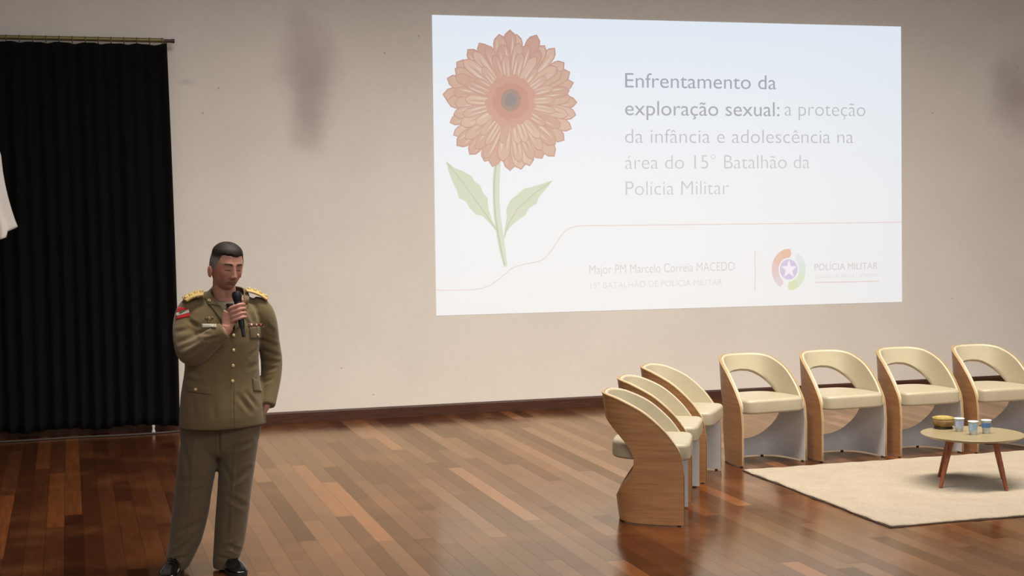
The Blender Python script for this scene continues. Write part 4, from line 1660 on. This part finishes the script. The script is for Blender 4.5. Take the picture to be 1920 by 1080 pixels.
# shoulder patch with flag
RED = fabric('patch_red', (186, 34, 40), 0.7, 500, 0.06)
sp = patch('shoulder_patch', [(331.5, 577), (353.5, 580), (357, 593), (330.5, 599.5)], RED, 0.001, 0.003, 14, 10, shape=lambda s, t: (s, t - 0.10 * (1 - t) * math.sin(PI * s)))
patch('patch_stripe', [(330.6, 588.0), (354.0, 580.6), (355.2, 586.4), (331.2, 593.5)], fabric('patch_white', (214, 210, 200), 0.7, 500, 0.05), 0.0040, 0.0012, 12, 4, sp)
patch('patch_diamond', [(336, 587.4), (345, 581.6), (349, 582.6), (340, 588.4)], fabric('patch_green', (52, 116, 62), 0.7, 500, 0.05), 0.0058, 0.0014, 8, 6, sp)

# epaulettes
BOARD = plain('gold_braid', (196, 166, 104), 0.55, 0.12, 200)


def epaulette(fo, fi, bi, bo_, stars):
    """a stiff braided board on the shoulder: front-outer, front-inner, back-inner, back-outer corners"""
    fo, fi, bi, bo_ = [np.array(q) for q in (fo, fi, bi, bo_)]
    nrm = np.cross(fi - fo, bo_ - fo)
    nrm /= np.linalg.norm(nrm)
    if nrm[2] < 0: nrm = -nrm
    nu, nv = 18, 8

    def at(s_, t_):
        # rounded corners at the ends
        e = abs(2 * t_ - 1)
        k = 0.06 * e ** 4
        s2 = k + (1 - 2 * k) * s_
        return (fo * (1 - s2) + fi * s2) * (1 - t_) + (bo_ * (1 - s2) + bi * s2) * t_ + nrm * (0.010 * math.sin(PI * s2) + 0.003 * math.sin(PI * t_))
    rings = []
    for i in range(nu + 1):
        up = [at(i / nu, j / nv) for j in range(nv + 1)]
        rings.append([tuple(q + nrm * 0.004) for q in up] + [tuple(q - nrm * 0.005) for q in reversed(up)])
    b = MB().rings(rings).build('epaulette', BOARD, man, 'all')
    for (s_, t_) in stars:
        p = at(s_, t_) + nrm * 0.004
        q = Vector(nrm).to_track_quat('Z', 'Y').to_matrix()
        mb = MB()
        k = 12
        mb.rings([[((0.0115 if i % 2 == 0 else 0.007) * sc_ * math.cos(2 * PI * i / k), (0.0115 if i % 2 == 0 else 0.007) * sc_ * math.sin(2 * PI * i / k), z) for i in range(k)] for z, sc_ in ((0.0, 1.0), (0.004, 0.92), (0.009, 0.35))])
        mb.v = [tuple(Vector(p) + q @ Vector(x)) for x in mb.v]
        mb.build('rank_star', GOLD, b)
    return b


epaulette(P(348.5, 566.5, -0.095), P(384, 553.5, -0.095), P(381.5, 544.5, -0.025), P(340.5, 559, -0.025), [(0.16, 0.5), (0.40, 0.5), (0.65, 0.5), (0.90, 0.5)])
epaulette(P(503, 564.5, -0.005), P(459, 545.5, -0.025), P(464, 540.5, 0.045), P(500, 556.5, 0.06), [(0.14, 0.5), (0.40, 0.5), (0.66, 0.5), (0.90, 0.5)])

# trousers
tv, tf = remesh(tr, 0.0065, 6, 0.5)
tn = vnormals(tv, tf)
tv = wob(tv, tn, 0.004, (11, 22), 8)
SEG_T = [(340, 1000, 372, 980, .014, -.008), (322, 1044, 352, 1018, .010, -.009), (322, 1052, 350, 1046, .009, -.007), (345, 1035, 362, 1005, .010, -.006), (330, 1022, 350, 1002, .010, -.006),
         (418, 1030, 440, 1020, .010, -.008), (428, 1022, 452, 1036, .010, -.008), (410, 1046, 436, 1050, .009, -.007), (430, 955, 424, 1010, .012, -.005),
         (425, 912, 466, 880, .014, -.007), (418, 870, 432, 900, .012, -.005), (436, 842, 470, 830, .012, -.006), (412, 800, 411, 852, .006, -.012), (345, 840, 352, 880, .012, -.006),
         (335, 905, 372, 900, .014, -.005), (355, 930, 380, 915, .012, -.004), (366, 800, 352, 1010, .008, .003), (444, 800, 430, 1010, .008, .003), (428, 930, 460, 950, .013, -.006)]
tv = crease(tv, vnormals(tv, tf), SEG_T)
tv[:, 2] = np.maximum(tv[:, 2], 0.012)
obj('trousers', tv, tf, OLIVE_T, man, 'all')

# shoes
SHOE = plain('black_patent_leather', (10, 10, 11), 0.12, 0.05, coat=0.6)
SOLE = plain('black_sole', (14, 13, 13), 0.6)
LACE = fabric('black_lace', (20, 20, 20), 0.8)


def shoe(heel, ang):
    d = np.array((math.sin(ang), -math.cos(ang), 0.0))
    s_ = np.array((math.cos(ang), math.sin(ang), 0.0))
    prof = [(-0.01, .026, .030), (0.01, .034, .062), (0.05, .037, .094), (0.09, .038, .094), (0.125, .041, .080), (0.165, .047, .060), (0.205, .049, .048), (0.24, .045, .041), (0.265, .034, .034), (0.281, .016, .026)]
    rr, so = [], []
    for (y, w_, h_) in prof:
        c = heel + d * y
        r = []
        for k in range(22):
            a = 2 * PI * k / 22
            ca, sa = math.cos(a), math.sin(a)
            x = w_ * math.copysign(abs(ca) ** 0.8, ca)
            z = 0.020 + (h_ - 0.020) * (0.5 + 0.5 * math.copysign(abs(sa) ** 0.75, sa))
            x *= 1 - 0.35 * smooth01(0.04, 0.10, z)
            r.append(tuple(c + s_ * x + np.array((0, 0, z))))
        rr.append(r)
        lift = 0.004 if 0.07 < y < 0.13 else 0.0
        so.append([tuple(c + s_ * ((w_ + 0.003) * math.cos(a)) + np.array((0, 0, (0.001 + lift) if math.sin(a) < 0 else 0.021))) for a in np.linspace(0.001, 2 * PI, 16, endpoint=False)])
    P_, _ = rr, None
    o = MB().rings(rr).build('shoe', SHOE, man, 'all')
    m = o.modifiers.new('sub', 'SUBSURF')
    m.levels = m.render_levels = 1
    MB().rings(so).build('sole', SOLE, o, True)
    for k in range(3):
        y = 0.115 + 0.018 * k
        z = float(np.interp(y, [p[0] for p in prof], [p[2] for p in prof])) + 0.001
        MB().tube([heel + d * y - s_ * 0.018 + np.array((0, 0, z - 0.004)), heel + d * y + np.array((0, 0, z + 0.0015)), heel + d * (y + 0.006) + s_ * 0.018 + np.array((0, 0, z - 0.004))], 0.0022, 6, 4).build('lace', LACE, o, True)
    return o


hr = P(334, 1066, 0.05)
hl = P(422, 1066, 0.05)
hr[2] = hl[2] = 0.0
shoe(hr, math.radians(-12))
shoe(hl, math.radians(16))

# microphone held in the hand
mic = tag(empty('microphone', PM @ Vector(tuple((MT + MBt) / 2)), 0), "black handheld microphone in the speaker's right hand", 'microphone')
up = PM.to_3x3() @ Vector(tuple(e3))
mic.rotation_euler = up.to_track_quat('Z', 'Y').to_euler()
ML = float(np.linalg.norm(MT - MBt)) / 2
MESH_ = plain('mic_grille', (24, 24, 27), 0.5, 0.4, 400, metal=0.4)
BLK = plain('mic_body', (12, 12, 13), 0.35, 0.05)
MB().lathe([(0.001, ML - 0.060), (0.017, ML - 0.060), (0.0215, ML - 0.048), (0.0245, ML - 0.030), (0.0245, ML - 0.016), (0.020, ML - 0.005), (0.010, ML), (0.001, ML + 0.0005)], 28).build('grille', MESH_, mic, True)
MB().lathe([(0.001, -ML + 0.045), (0.0125, -ML + 0.045), (0.0155, -ML + 0.07), (0.0172, ML - 0.085), (0.0178, ML - 0.0605), (0.001, ML - 0.0605)], 26).build('handle', BLK, mic, True)
MB().lathe([(0.001, -ML), (0.0085, -ML), (0.0095, -ML + 0.01), (0.0095, -ML + 0.044), (0.001, -ML + 0.0448)], 20).build('antenna', BLK, mic, True)
MB().lathe([(0.0175, ML - 0.0625), (0.0215, ML - 0.0625), (0.0215, ML - 0.0575), (0.0175, ML - 0.0575)], 26).build('ring', plain('mic_ring', (40, 40, 44), 0.3, metal=0.6), mic, True)
